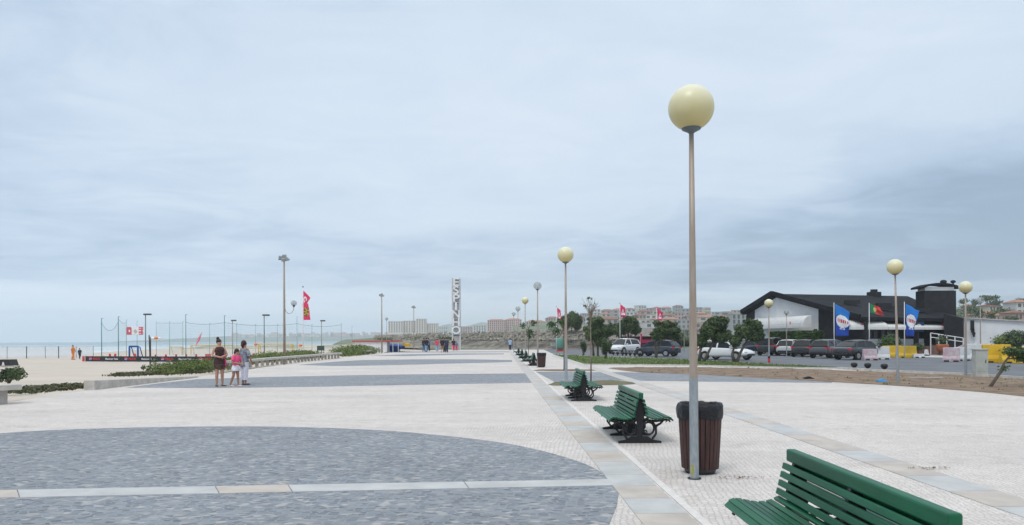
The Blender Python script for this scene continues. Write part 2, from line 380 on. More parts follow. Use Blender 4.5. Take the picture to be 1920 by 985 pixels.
# the grey basalt figures
ell = smoothpts([(-260, 838, 0), (0, 813, 0), (200, 803.5, 0), (430, 800, 0), (600, 802.5, 0), (750, 810, 0), (900, 825, 0), (1000, 842, 0), (1085, 866, 0), (1128, 886, 0)], 5)
ell = [p[:2] for p in ell]+[(1143, 904), (1160, 926), (1157, 948), (1143, 983), (1110, 1045), (1000, 1150), (700, 1230), (0, 1260), (-700, 1150)]
sheet('grey_paving_figure', ell, Z1, m_grey)
bandA = [(235, 727.5), (300, 719), (370, 711.5), (490, 707.5), (650, 704), (800, 702), (985, 700.5), (1001, 718), (800, 721.5), (600, 725.5), (420, 727.8)]
sheet('grey_paving_band', bandA, Z1, m_grey)
bandB = [(560, 684.5), (620, 679), (679, 675.5), (780, 674), (878, 674), (960, 675.5), (960, 679), (793, 683.5), (680, 686), (622, 686.5)]
sheet('grey_paving_band', bandB, Z1, m_grey)
sheet('grey_paving_band', [(690, 667.5), (760, 664.5), (860, 663), (945, 663), (945, 664.6), (860, 665.6), (760, 668)], Z1, m_grey)
sheet('grey_paving_band', [(640, 659.8), (980, 659.3), (980, 660.6), (760, 661.4)], Z1, m_grey)
# between and right of the granite strips
sheet('grey_paving_band', [(1005, 697.5), (1150, 698.5), (1180, 714), (1040, 716.5)], Z1, m_grey)
bb = smoothpts([(1150, 698, 0), (1240, 700, 0), (1330, 704, 0), (1480, 711.5, 0), (1560, 716, 0)], 4)
bt = [(1560, 718.5), (1480, 717.5), (1330, 716), (1200, 714.3), (1178, 714)]
sheet('grey_paving_band', [p[:2] for p in bb]+bt, Z1, m_grey)
# granite strips made of slabs laid end to end
def strip(name, xl, xr, y0, y1, lens, z, along=1, pattern=(0, 1), seed=1, border=False):
    "xl,xr: functions of y giving the side edges"
    rnd = random.Random(seed); mb = MB(); y = y0; i = 0
    while y < y1:
        L = lens*(.75+.5*rnd.random()); q = min(y+L, y1)
        mb.cur = pattern[i % len(pattern)]
        g = .006
        mb.add([(xl(y)+g, y+g, z), (xr(y)-g, y+g, z), (xr(q)-g, q-g, z), (xl(q)+g, q-g, z)], [(0, 1, 2, 3)])
        y = q; i += 1
    return mb
a1, a2 = G(1044, 780), G(1204, 983); b1, b2 = G(1089, 780), G(1307, 983)
kx = -.0165
xl = lambda y: a2.x+(y-a2.y)*(a1.x-a2.x)/(a1.y-a2.y) if y < 20 else a1.x+(20-a1.y)*0+(y-20)*kx+(20-a1.y)*(a1.x-a2.x)/(a1.y-a2.y)
wS = (b2.x-a2.x+b1.x-a1.x)/2
xr = lambda y: xl(y)+wS
mb = strip('s', xl, xr, -2, 100, .75, Z2, seed=4, pattern=(0, 1, 0, 1, 0, 0, 1, 0, 1, 1))
o = skirt(mb.build('granite_strip', [m_gran, m_beige], fixn=False)); o['kind'] = 'structure'
mb = MB(); ys = [-2]+list(range(4, 101, 4))
for p, q in zip(ys[:-1], ys[1:]): mb.add([(xr(p)+.02, p, Z2), (xr(p)+.10, p, Z2), (xr(q)+.10, q, Z2), (xr(q)+.02, q, Z2)], [(0, 1, 2, 3)])
skirt(mb.build('stone_border', m_joint, fixn=False))['kind'] = 'structure'
c1 = G(1455, 801); c2 = G(1917, 952)
k2 = -.012
xc = lambda y: (c1.x+c2.x)/2+(y-(c1.y+c2.y)/2)*(c1.x-c2.x)/(c1.y-c2.y) if y < 16 else xc(15.999)+(y-16)*k2
mb = strip('s', lambda y: xc(y)-.27, lambda y: xc(y)+.27, -2, 70, .9, Z2, seed=9, pattern=(0, 0, 1, 0, 1, 0, 1, 1))
o = skirt(mb.build('granite_strip', [m_gran, m_beige], fixn=False)); o['kind'] = 'structure'
# pale cross strip through the grey figure
p0, p1, p2, p3 = G(-300, 943.5), G(-300, 931), G(1143, 899.5), G(1153, 911.5)
mb = MB(); n = 8; cuts = [0, .12, .265, .41, .535, .62, .78, .9, 1]; cc = [0, 1, 0, 0, 1, 0, 0, 0]
P0, P1, P2, P3 = G(-300, 941), G(-300, 926), G(1142, 900), G(1151, 911.5)
cuts = [0, .10, .206, .40, .478, .572, .78, 1]; cc = [0, 1, 1, 0, 1, 0, 0]
cuts = [0, .12, .218, .47, .565, .80, 1]; cc = [0, 1, 0, 1, 0, 0]
for a, b, c in zip(cuts[:-1], cuts[1:], cc):
    mb.cur = c; g = .0008
    mb.add([(*P0.lerp(P3, a+g)[:2], Z2+.002), (*P0.lerp(P3, b-g)[:2], Z2+.002), (*P1.lerp(P2, b-g)[:2], Z2+.002), (*P1.lerp(P2, a+g)[:2], Z2+.002)], [(0, 1, 2, 3)])
m_gran2 = mat('pale_blue_granite', (.49, .495, .49), .65, var=.12, vscale=2.5)
m_beige2 = mat('pale_beige_granite', (.51, .46, .41), .65, var=.12, vscale=2.5)
skirt(mb.build('granite_strip', [m_gran2, m_beige2], fixn=False))['kind'] = 'structure'
# soil, lawn, asphalt
soil = smoothpts([(1140, 691, 0), (1200, 698.5, 0), (1300, 702.5, 0), (1400, 708, 0), (1500, 713.5, 0), (1600, 719, 0), (1700, 725, 0), (1800, 732.5, 0), (1920, 744, 0), (2300, 790, 0)], 4)
soil = [p[:2] for p in soil]+[(2300, 722), (1920, 712.5), (1800, 704.5), (1650, 697.8), (1480, 692), (1320, 689.5), (1200, 689.3)]
def relief(name, pts, z, h, m, step=.5, f=1.2):
    vs = [tuple(G(*p)[:2]) for p in pts]; mb = MB(); mb.add([(x, y, z) for x, y in vs], [tuple(range(len(vs)))])
    o = mb.build(name, m, fixn=False); bm = bmesh.new(); bm.from_mesh(o.data)
    if bm.faces[:][0].normal.z < 0: bmesh.ops.reverse_faces(bm, faces=bm.faces[:])
    bmesh.ops.triangulate(bm, faces=bm.faces[:])
    for _ in range(7):
        ed = [e for e in bm.edges if e.calc_length() > step]
        if not ed: break
        bmesh.ops.subdivide_edges(bm, edges=ed, cuts=1); bmesh.ops.triangulate(bm, faces=[f_ for f_ in bm.faces if len(f_.verts) > 3])
    for v in bm.verts:
        if not v.is_boundary: v.co.z += h*(.6+.5*noise.noise(v.co*f)+.3*noise.noise(v.co*f*3.1))
    for f_ in bm.faces: f_.smooth = True
    bm.to_mesh(o.data); bm.free(); o['kind'] = 'structure'; return o
relief('soil_bed', soil, Z2, .05, m_soil)
lawn = [(1036, 664.5), (1100, 668), (1200, 671.5), (1320, 676), (1420, 682.5), (1500, 686.5), (1572, 691.5), (1480, 690), (1300, 685.5), (1200, 684.5), (1100, 683.8)]
relief('lawn', lawn, Z2, .05, m_lawn, .7)
asph = [(1600, 693.5), (1660, 697), (1800, 703.5), (1920, 711.5), (2300, 720.5), (2300, 668), (1920, 659), (1800, 656), (1600, 655.5), (1330, 652.5), (1090, 651.5), (1020, 656), (1036, 663.5), (1100, 667), (1200, 670.5), (1320, 675), (1420, 681.5), (1500, 685.5)]
sheet('asphalt_road', asph, Z1, m_asph)
relief('planter_soil', [(997, 695.6), (1010, 693.2), (1110, 693.2), (1118, 695.4), (1070, 696.8)], Z2, .03, m_soil)
m_mixs = mat('weedy_soil', (.21, .16, .11), .95, col2=(.10, .13, .045), vscale=2.4, bump=.05, bscale=12, detail=8)
relief('planter_soil', [(1026, 722.5), (1040, 717.5), (1060, 716.8), (1150, 714.5), (1185, 716.6), (1193, 720.5), (1160, 722.6), (1040, 723.5)], Z2, .05, m_mixs)
# raised white kerb between road and plaza
mb = MB()
kp = [G(*p) for p in [(1572, 692.2), (1650, 697.2), (1800, 704), (1920, 712), (2300, 721.3)]]
for a, b in zip(kp[:-1], kp[1:]): mb.bar(a+Vector((0, 0, .05)), b+Vector((0, 0, .05)), .14, .12)
kp = [G(*p) for p in [(1095, 684.4), (1200, 685.2), (1300, 686.3), (1480, 690.8), (1572, 692.2)]]
for a, b in zip(kp[:-1], kp[1:]): mb.bar(a+Vector((0, 0, .03)), b+Vector((0, 0, .03)), .12, .08)
mb.build('road_kerb', m_conc)['kind'] = 'structure'
# parking bay ground beyond, far lawn
sheet('far_lawn', [(1100, 652.2), (1340, 653), (1340, 649.5), (1100, 649)], Z3, m_lawn)
sheet('parking_kerb', [(1640, 667), (1800, 672), (1800, 668.5), (1640, 663.5)], Z3, m_conc)
# rocky embankment behind the promenade
def bank():
    line = [(640, 330), (700, 250), (760, 190), (850, 150), (950, 128), (1060, 116), (1180, 112), (1260, 112)]
    pts = []
    for px, Y in line: pts.append(D(px, 637, Y))
    pts = [Vector(p) for p in smoothpts(pts, 10)]; mb = MB(); mb.smooth = False
    prof = [(-2.5, -.3), (-1.2, .15), (0, .55), (1.0, .95), (2.4, 1.35), (4, 1.7), (7, 1.95), (14, 2.05), (30, 1.8), (60, -.3)]
    vs = []
    for i, p in enumerate(pts):
        d = (pts[min(i+1, len(pts)-1)]-pts[max(i-1, 0)]).normalized(); nn = Vector((-d.y, d.x, 0))
        if nn.y < 0: nn = -nn
        sc = min(1, (i+1)/10)
        for o_, h in prof:
            q = p+nn*o_; k = .25*noise.noise(Vector((q.x*.5, q.y*.5, h)))+.22*noise.noise(Vector((q.x*1.4, q.y*1.4, h*2)))
            vs.append((q.x, q.y, (h+k*(1 if h > 0 else .1))*sc-(1-sc)*.4))
    w = len(prof); mb.add(vs, [(i*w+k, (i+1)*w+k, (i+1)*w+k+1, i*w+k+1) for i in range(len(pts)-1) for k in range(w-1)])
    o = mb.build('embankment', m_rock); o['kind'] = 'structure'
    # boulders are the bank's surface
    rnd = random.Random(3); mb = MB()
    for i in range(2600):
        t = rnd.random()*(len(pts)-12)+10; p = pts[int(t)].lerp(pts[min(int(t)+1, len(pts)-1)], t % 1)
        o_ = rnd.random()*7-3.2; h = max(.02, .42+.27*o_); s = .13+.27*rnd.random()
        c = p+Vector((0, o_, h)); rot = Matrix.Rotation(rnd.random()*6, 3, Vector((rnd.random(), rnd.random(), rnd.random()+.1)).normalized())
        mb.box(c, (s*1.5, s, s*.9), rot, .7)
    b = mb.build('boulders', m_rock); tag(b, 'grey boulders tumbled down the face of the embankment', 'rocks', kind='stuff')
    rnd = random.Random(5); mb = MB()
    for i in range(80):
        t = 12+rnd.random()*(len(pts)-14); p = pts[int(t)]
        o_ = 5+rnd.random()*16; bl = [(p.x+rnd.gauss(0, 3), p.y+o_, 1.95, 2.8, 2, .25+.35*rnd.random())]
        leaves(mb, bl, 260, .34, rnd)
    tag(mb.build('scrub', m_leaf4, fixn=False), 'green scrub growing along the top of the rocky embankment', 'scrub', kind='stuff')
bank()
# low dune ridge on the beach
mb = MB(); mb.smooth = True; vs = []; nx = 60
for i in range(nx+1):
    x = D(330+i*6.5, 640, 230).x
    for (dy, h) in ((-12, 0), (-6, .5), (0, 1.0), (8, 1.05), (20, .2)):
        h2 = h*(min(1, i/8, (nx-i)/8))*(1+.35*noise.noise(Vector((x*.09, dy, 0))))
        vs.append((x, 230+dy, -.95+h2))
mb.add(vs, [(i*5+k, (i+1)*5+k, (i+1)*5+k+1, i*5+k+1) for i in range(nx) for k in range(4)])
m_dune = mat('dune_sand_and_grass', (.56, .50, .40), .95, col2=(.22, .22, .14), vscale=.12, detail=7)
mb.build('dune', m_dune)['kind'] = 'structure'
# ------------------------------------------------------------------ double-sided park benches
def seat_curve(s, sg):
    "seat slat centre line: from the backrest out to the rolled front edge"
    pts = [(.105, .402), (.163, .378), (.220, .368), (.278, .370), (.335, .380), (.393, .390), (.442, .386), (.474, .357)]
    return [(sg*x, z) for x, z in pts]
def make_bench(L=2.0):
    t = thing('park_bench', '', 'bench', (0, 0, 0), 0, 'green double-sided park benches along the granite strip')
    seat_n = 8
    for sg in (-1, 1):
        mb = MB(); P = seat_curve(0, sg)
        for i, (x, z) in enumerate(P):
            a = P[max(i-1, 0)]; b = P[min(i+1, len(P)-1)]; ang = math.atan2(b[1]-a[1], b[0]-a[0])
            mb.box((x, 0, z+.012), (.046, L, .024), Matrix.Rotation(-ang, 3, 'Y'))
        mb.build('seat', m_green, t, bevel=.005)
        mb = MB()
        for i in range(4):
            z = .468+i*.062; x = sg*(.098-i*.0155)
            mb.box((x, 0, z), (.024, L, .046), Matrix.Rotation(-sg*.22, 3, 'Y'))
        mb.build('backrest', m_green, t, bevel=.005)
    mb = MB(); mb.box((0, 0, .733), (.072, L, .092)); mb.build('top_rail', m_green, t, bevel=.014)
    for y in (-L/2+.13, 0, L/2-.13):
        mb = MB(); w = .03
        mb.prism([(-.33, 0), (.33, 0), (.33, .03), (.20, .05), (.13, .10), (-.13, .10), (-.20, .05), (-.33, .03)], y-w, y+w)
        mb.prism([(-.035, .09), (.035, .09), (.05, .36), (.085, .46), (.03, .69), (-.03, .69), (-.085, .46), (-.05, .36)], y-.022, y+.022)
        for sg in (-1, 1):
            ring = [(sg*(.135+.085*cos(a)), y, .225+.095*sin(a)) for a in [k*pi/8 for k in range(17)]]
            mb.tube(ring, .017, 6)
            mb.tube([(sg*.19, y, .06), (sg*.25, y, .14), (sg*.25, y, .25), (sg*.19, y, .34)], .018, 6)
            mb.tube([(sg*.05, y, .36), (sg*.14, y, .347), (sg*.24, y, .335), (sg*.34, y, .347), (sg*.41, y, .360), (sg*.455, y, .345), (sg*.47, y, .32)], [.022, .022, .02, .02, .018, .016, .012], 6)
            mb.tube([(sg*.25, y, .26), (sg*.32, y, .30), (sg*.38, y, .365)], [.022, .018, .016], 6)
            mb.tube([(sg*.41, y, .37), (sg*.415, y, .335), (sg*.40, y, .315)], [.015, .013, .006], 6)
            sc = [(sg*(.075+.04*(1-k/12)*cos(k*.6)), y, .16+.045*(1-k/12)*sin(k*.6)) for k in range(12)]
            mb.tube(sc, .011, 5)
        mb.tube([(0, y, .12), (.03, y, .16), (0, y, .20), (-.03, y, .16), (0, y, .12)], .012, 5)
        mb.build('cast_iron_support', m_iron, t)
    return t
b0 = make_bench()
b0.location = (2.07, 4.36, 0)
b0['label'] = 'nearest green slatted bench, cut off by the lower right edge of the photo'
b0['category'] = 'bench'
bl = [((1.95, 11.95), 'green double-sided bench on black iron feet just left of the near brown litter bin'),
      ((1.84, 19.5), 'green double-sided bench beside the planter of the bare staked sapling'),
      ((1.33, 44.6), 'far green bench standing right beside the distant litter bin and the clear globe lamp'),
      ((1.02, 53.0), 'small far green bench, second one beyond the distant litter bin'),
      ((.85, 62.0), 'small far green bench, third one beyond the distant litter bin'),
      ((.66, 73.5), 'farthest small green bench at the end of the row')]
for (x, y), l in bl: dup(b0, (x, y, 0), R(1) if y > 20 else R(.6), l)

# ------------------------------------------------------------------ litter bins
def make_bin(label):
    t = thing('litter_bin', label, 'bin', group='slatted brown litter bins')
    n = 26
    mb = MB()
    for k in range(n):
        a = 2*pi*k/n; r0, r1 = .205, .245
        rot = Matrix.Rotation(a, 3, 'Z')
        p = [Vector((r0-.008, -.0225, .06)), Vector((r0+.012, -.0225, .06)), Vector((r0+.012, .0225, .06)), Vector((r0-.008, .0225, .06))]
        q = [Vector((r1-.008, -.0265, .76)), Vector((r1+.012, -.0265, .76)), Vector((r1+.012, .0265, .76)), Vector((r1-.008, .0265, .76))]
        mb.add([rot @ v for v in p+q], [(0, 3, 2, 1), (4, 5, 6, 7), (0, 1, 5, 4), (1, 2, 6, 5), (2, 3, 7, 6), (3, 0, 4, 7)])
    mb.build('slatted_body', m_wood, t, bevel=.003)
    mb = MB(); mb.smooth = True; mb.lathe([(.10, .0), (.17, .0), (.19, .05), (.195, .07)], n=24); mb.build('base', m_dark, t)
    mb = MB(); mb.lathe([(.196, .06), (.234, .76)], n=24); mb.build('liner_drum', m_dark, t)
    # black bag folded over the rim, creased and uneven
    rnd = random.Random(2); mb = MB(); mb.smooth = True; n = 72; vs = []
    prof = [(.262, .655), (.268, .69), (.272, .75), (.268, .80), (.250, .835), (.232, .825), (.222, .78), (.20, .70), (.10, .64), (.01, .63)]
    for j, (r, z) in enumerate(prof):
        for k in range(n):
            a = 2*pi*k/n; f = noise.noise(Vector((cos(a)*3.2, sin(a)*3.2, j*.35))); g = noise.noise(Vector((cos(a)*9, sin(a)*9, j*.8)))
            dz = (.035*f if j < 2 else .012*f)+(.012*sin(a*3+1) if j < 2 else 0)
            vs.append(((r+.011*f+.007*g)*cos(a), (r+.011*f+.007*g)*sin(a), z+dz+.008*g))
    mb.add(vs, [(j*n+k, j*n+(k+1) % n, (j+1)*n+(k+1) % n, (j+1)*n+k) for j in range(len(prof)-1) for k in range(n)])
    mb.build('bin_liner', m_bag, t); return t
bn = make_bin('brown slatted litter bin with black liner behind the nearest globe lamp pole'); bn.location = (2.245, 8.62, 0)
dup(bn, (*G(1015.5, 689)[:2], 0), 0, 'distant brown slatted litter bin beside the clear globe lamp', 1.0)

# ------------------------------------------------------------------ globe lamps
def globe_mat():
    m = bpy.data.materials.new('yellowed_opal_globe'); m.use_nodes = True; nt = m.node_tree; N = NT(nt); b = nt.nodes['Principled BSDF']
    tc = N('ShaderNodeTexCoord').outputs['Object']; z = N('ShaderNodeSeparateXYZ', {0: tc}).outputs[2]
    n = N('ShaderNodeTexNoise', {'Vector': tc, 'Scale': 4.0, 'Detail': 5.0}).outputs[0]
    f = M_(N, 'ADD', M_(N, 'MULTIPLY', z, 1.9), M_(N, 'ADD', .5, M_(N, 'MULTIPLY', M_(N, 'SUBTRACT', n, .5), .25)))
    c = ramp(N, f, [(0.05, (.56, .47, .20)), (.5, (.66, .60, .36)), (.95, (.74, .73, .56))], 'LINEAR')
    nt.links.new(c, b.inputs['Base Color']); b.inputs['Roughness'].default_value = .35
    b.inputs['Subsurface Weight'].default_value = .25; b.inputs['Subsurface Radius'].default_value = (.2, .17, .1); b.inputs['Subsurface Scale'].default_value = 1
    return m
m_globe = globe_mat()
m_clear = bpy.data.materials.new('clear_grey_globe'); m_clear.use_nodes = True
_b = m_clear.node_tree.nodes['Principled BSDF']; _b.inputs['Base Color'].default_value = (.36, .38, .36, 1); _b.inputs['Roughness'].default_value = .25
_b.inputs['Transmission Weight'].default_value = 0; _b.inputs['Alpha'].default_value = .45
def make_lamp(h, kind='opal', rg=.258, rb=.047, rt=.027, tilt=0.0):
    t = thing('street_lamp', '', 'street lamp', group='globe street lamps on tall poles')
    zc = h-rg
    mb = MB(); mb.smooth = True
    mb.lathe([(rb, 0), (rb, 1.15), (rb*.96, 1.17), ((rb+rt)/2, (h)*.55), (rt, zc-rg+.0)], n=18)
    mb.build('pole', m_steel, t)
    mb = MB(); mb.smooth = True; mb.lathe([(rb+.003, 0), (rb+.003, 1.15)], n=18, cap=False); mb.build('pole_sleeve', m_pole_low, t)
    mb = MB(); mb.smooth = True; mb.lathe([(rt, zc-rg-.035), (rt*1.6, zc-rg-.02), (.105, zc-rg+.012), (.112, zc-rg+.034), (.10, zc-rg+.04)], n=24); mb.build('globe_collar', m_gap, t)
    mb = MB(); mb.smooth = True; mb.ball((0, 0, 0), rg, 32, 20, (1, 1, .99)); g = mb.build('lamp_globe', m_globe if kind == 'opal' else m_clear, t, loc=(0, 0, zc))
    if h > 4.2 and rb > .046:
        mb = MB(); mb.box((-.012, -rb-.001, .55), (.034, .012, .26)); mb.build('access_door', m_pole_low, t, bevel=.004)
        mb = MB(); mb.lathe([(rb+.030, 0), (rb+.030, .012)], n=18); mb.build('base_plate', m_dark, t)
    if kind != 'opal':
        mb = MB(); mb.smooth = True; mb.lathe([(.05, -.2), (.055, -.02), (.03, .03), (.028, .12), (.01, .14)], n=12); mb.build('lamp_bulb', m_white, g)
    return t
def place_lamp(px, base_y, top_y, label, kind='opal', Y=None, gd=None, tilt=None):
    p = G(px, base_y) if Y is None else Vector((D(px, 640, Y).x, Y, 0))
    h = D(px, top_y, p.y).z
    t = make_lamp(h, kind, rg=(gd/2*p.y/FPX) if gd else .258); t.location = p; t['label'] = label
    if tilt: t.rotation_euler = tilt
    return t
place_lamp(1302, 898, 160, 'tall nearest lamp with a large yellowed globe in front of the brown litter bin', gd=85, tilt=(0, R(-.25), 0))
place_lamp(1061.5, 729, 463, 'yellow globe lamp rising behind the second green bench in the row', gd=30, tilt=(0, 0, 0))
place_lamp(1008.5, 689, 528.5, 'grey clear globe lamp next to the distant litter bin', 'clear', gd=15.3)
place_lamp(985, 673, 557, 'yellow globe lamp just behind and left of the grey clear globe lamp', gd=13.2)
place_lamp(971.5, 665, 574.5, 'small pale clear globe lamp, second farthest in the row by the benches', 'clear', gd=9.5)
place_lamp(963.5, 661.5, 585, 'farthest tiny clear globe lamp at the end of the bench row', 'clear', gd=7.5)
place_lamp(1684, 720, 486, 'yellow globe lamp on the soil strip with its pole leaning slightly left', gd=29, tilt=(0, R(-1.3), 0))
place_lamp(1811, 706, 527.5, 'yellow globe lamp just left of the grey utility cabinet', gd=23)
place_lamp(1442, 681, 561, 'yellow globe lamp with a red painted foot in front of the dark roofed restaurant', gd=16)
place_lamp(1475, 669, 581, 'dull grey globe lamp on the parking lot, right of the painted foot lamp', 'clear', gd=9.5)
place_lamp(1838.5, 668, 557, 'dull grey globe lamp rising behind the concrete utility cabinet', 'clear', gd=13)
place_lamp(1256, 652, 579, 'dull grey globe lamp above the round trees of the lawn', 'clear', gd=8.5)
place_lamp(1283, 660, 590, 'small clear globe lamp left of the nearest lamp pole, beyond the road', 'clear', gd=6)
place_lamp(725, 656, 595, 'tiny clear globe lamp near the blue beach stall', 'clear', Y=108, gd=6)
l0 = [o for o in COL.objects if o.get('label', '').startswith('tall nearest lamp')][0]
mb = MB(); mb.smooth = True; vs = []
for j in range(2):
    for k in range(6): a = -2.6+k*.12; vs.append((.0515*cos(a), .0515*sin(a), .055+.11*j))
mb.add(vs, [(k, k+1, 7+k, 6+k) for k in range(5)]); mb.build('yellow_sticker', mat('worn_yellow_sticker', (.40, .38, .05), .6, var=.3, vscale=30), l0)
# painted foot of the lawn lamp
l9 = [o for o in COL.objects if o.get('label', '').startswith('yellow globe lamp with a red')][0]
mb = MB(); mb.lathe([(.075, .02), (.075, .30)], n=14); mb.build('painted_foot', m_redp, l9)
mb = MB(); mb.lathe([(.07, .30), (.07, .45)], n=14); mb.build('painted_foot', m_black, l9)

# ------------------------------------------------------------------ people
m_skin = mat('skin', (.50, .27, .19), .55, var=.06, vscale=8); m_skin2 = mat('tanned_skin', (.40, .205, .14), .55, var=.06, vscale=8)
m_hair = mat('dark_hair', (.012, .009, .009), .5); m_hair2 = mat('dark_reddish_hair', (.045, .012, .014), .5)
def mono(name, c): return mat(name, c, .85, var=.12, vscale=10, bump=.004, bscale=25)
def skinned(chains, name, m, parent, sub=2):
    "one continuous body grown over connected joints; chains: dict id->(pos,r), edges list"
    V, E, root = chains
    ids = list(V); me = bpy.data.meshes.new(name)
    me.from_pydata([V[i][0] for i in ids], [(ids.index(a), ids.index(b)) for a, b in E], [])
    o = bpy.data.objects.new(name, me); COL.objects.link(o)
    md = o.modifiers.new('skin', 'SKIN')
    if not me.skin_vertices: 
        me.attributes  # created by the modifier
    sv = me.skin_vertices[0].data if me.skin_vertices else None
    if sv is None:
        bpy.context.view_layer.objects.active = o; bpy.ops.mesh.customdata_skin_add(); sv = me.skin_vertices[0].data
    for k, i in enumerate(ids):
        r = V[i][1]; r = r if hasattr(r, '__len__') else (r, r); sv[k].radius = r; sv[k].use_root = (i == root)
    md.use_smooth_shade = True
    s = o.modifiers.new('sub', 'SUBSURF'); s.levels = sub; s.render_levels = sub
    dg = bpy.context.evaluated_depsgraph_get(); dg.update()
    ev = o.evaluated_get(dg); m2 = bpy.data.meshes.new_from_object(ev)
    bpy.data.objects.remove(o); m2.materials.clear(); m2.materials.append(m)
    for p in m2.polygons: p.use_smooth = True
    o = bpy.data.objects.new(name, m2); COL.objects.link(o); o.parent = parent
    return o
def join_mb(o, mb):
    "add extra shapes into an existing mesh object"
    bm = bmesh.new(); bm.from_mesh(o.data); me = bpy.data.meshes.new('tmp'); me.from_pydata(mb.v, [], mb.f)
    for p in me.polygons: p.use_smooth = True
    bm.from_mesh(me); bm.to_mesh(o.data); bm.free(); bpy.data.meshes.remove(me)
    for p in o.data.polygons: p.use_smooth = True
def skeleton(H, pose):
    """pose: dict with optional keys; facing -Y local (towards camera at rz=0). All lengths scaled by H."""
    h = H; V = {}; E = []
    sh = pose.get('sh', .115)*h; lean = pose.get('lean', 0)*h; hipw = pose.get('hip', .055)*h
    V['pel'] = ((0, 0, .53*h), .075*h)
    V['waist'] = ((0, -lean*.3, .61*h), .066*h); V['chest'] = ((0, -lean*.7, .73*h), (.088*h, .07*h)); V['neck0'] = ((0, -lean, .815*h), .042*h)
    hd = pose.get('head', (0, 0)); hx, hy = hd[0]*h, hd[1]*h-lean
    V['neck'] = ((hx*.5, hy*.6-lean*.4, .855*h), .030*h)
    V['head'] = ((hx, hy, .905*h+pose.get('hz', 0)*h), .050*h); V['head2'] = ((hx*1.3, hy+.002*h, .955*h+pose.get('hz', 0)*1.6*h), .046*h)
    E += [('pel', 'waist'), ('waist', 'chest'), ('chest', 'neck0'), ('neck0', 'neck'), ('neck', 'head'), ('head', 'head2')]
    for s, n in ((-1, 'L'), (1, 'R')):
        a = pose['arm'+n]; g = pose['leg'+n]
        V['sh'+n] = ((s*sh*.85, -lean*.9, .80*h), .034*h)
        V['el'+n] = (tuple(Vector(a[0])*h), .025*h); V['wr'+n] = (tuple(Vector(a[1])*h), .017*h)
        d = (Vector(a[1])-Vector(a[0])).normalized()*h; w = Vector(a[1])*h; pd = Vector(pose.get('palm'+n, (0, -1, 0))).cross(d)
        pd = pd.normalized()*h if pd.length > 1e-6 else Vector((1, 0, 0))*h
        V['pm'+n] = (tuple(w+d*.028), (.020*h, .012*h))
        E += [('neck0', 'sh'+n), ('sh'+n, 'el'+n), ('el'+n, 'wr'+n), ('wr'+n, 'pm'+n)]
        pn = pd.cross(d).normalized()*h
        for k, (off, ln) in enumerate(((-.016, .042), (-.0055, .048), (.0055, .045), (.016, .036))):
            b = w+d*(.048)+pd*off
            V[f'f{k}{n}'] = (tuple(b), .0065*h); V[f'g{k}{n}'] = (tuple(b+d*ln*.5+pn*.006), .0052*h); V[f'h{k}{n}'] = (tuple(b+d*ln*.85+pn*.018), .0045*h)
            E += [('pm'+n, f'f{k}{n}'), (f'f{k}{n}', f'g{k}{n}'), (f'g{k}{n}', f'h{k}{n}')]
        V['t0'+n] = (tuple(w+d*.022-pd*.022), .007*h); V['t1'+n] = (tuple(w+d*.046-pd*.034), .0055*h)
        E += [('pm'+n, 't0'+n), ('t0'+n, 't1'+n)]
        V['hip'+n] = ((s*hipw, 0, .50*h), .062*h)
        V['kn'+n] = (tuple(Vector(g[0])*h), .037*h); c = Vector(g[0]).lerp(Vector(g[1]), .35); V['ca'+n] = ((c.x*h, c.y*h+.006*h, c.z*h), .034*h)
        V['an'+n] = (tuple(Vector(g[1])*h), .021*h)
        f = Vector(g[1])*h; fd = Vector(pose.get('foot'+n, (0, -1, 0))).normalized()*h
        V['he'+n] = (tuple(Vector((f.x, f.y, .022*h))-fd*.014), .020*h)
        V['ba'+n] = (tuple(Vector((f.x, f.y, .014*h))+fd*.075), (.024*h, .013*h)); V['to'+n] = (tuple(Vector((f.x, f.y, .011*h))+fd*.115), (.02*h, .009*h))
        E += [('pel', 'hip'+n), ('hip'+n, 'kn'+n), ('kn'+n, 'ca'+n), ('ca'+n, 'an'+n), ('an'+n, 'he'+n), ('he'+n, 'ba'+n), ('ba'+n, 'to'+n)]
    return V, E, 'pel'
def head_features(o, V, H, face=(0, -1, 0)):
    f = Vector(face).normalized(); r = Vector((0, 0, 1)).cross(f).normalized()
    c = (Vector(V['head'][0])+Vector(V['head2'][0]))/2; mb = MB()
    mb.tube([c+f*.052*H+Vector((0, 0, .012*H)), c+f*.066*H-Vector((0, 0, .008*H)), c+f*.05*H-Vector((0, 0, .012*H))], [.004*H, .009*H, .006*H], 6)
    for s in (-1, 1):
        mb.ball(c+r*s*.050*H-Vector((0, 0, .004*H)), .010*H, 8, 6, (.6, 1, 1.5))
    mb.ball(c+f*.046*H-Vector((0, 0, .026*H)), .012*H, 10, 6, (1.2, 1, .5))
    join_mb(o, mb)
    for s in (-1, 1): MB().ball(c+f*.0475*H+r*s*.018*H+Vector((0, 0, .006*H)), .0068*H, 8, 6).build('eye', m_black, o)
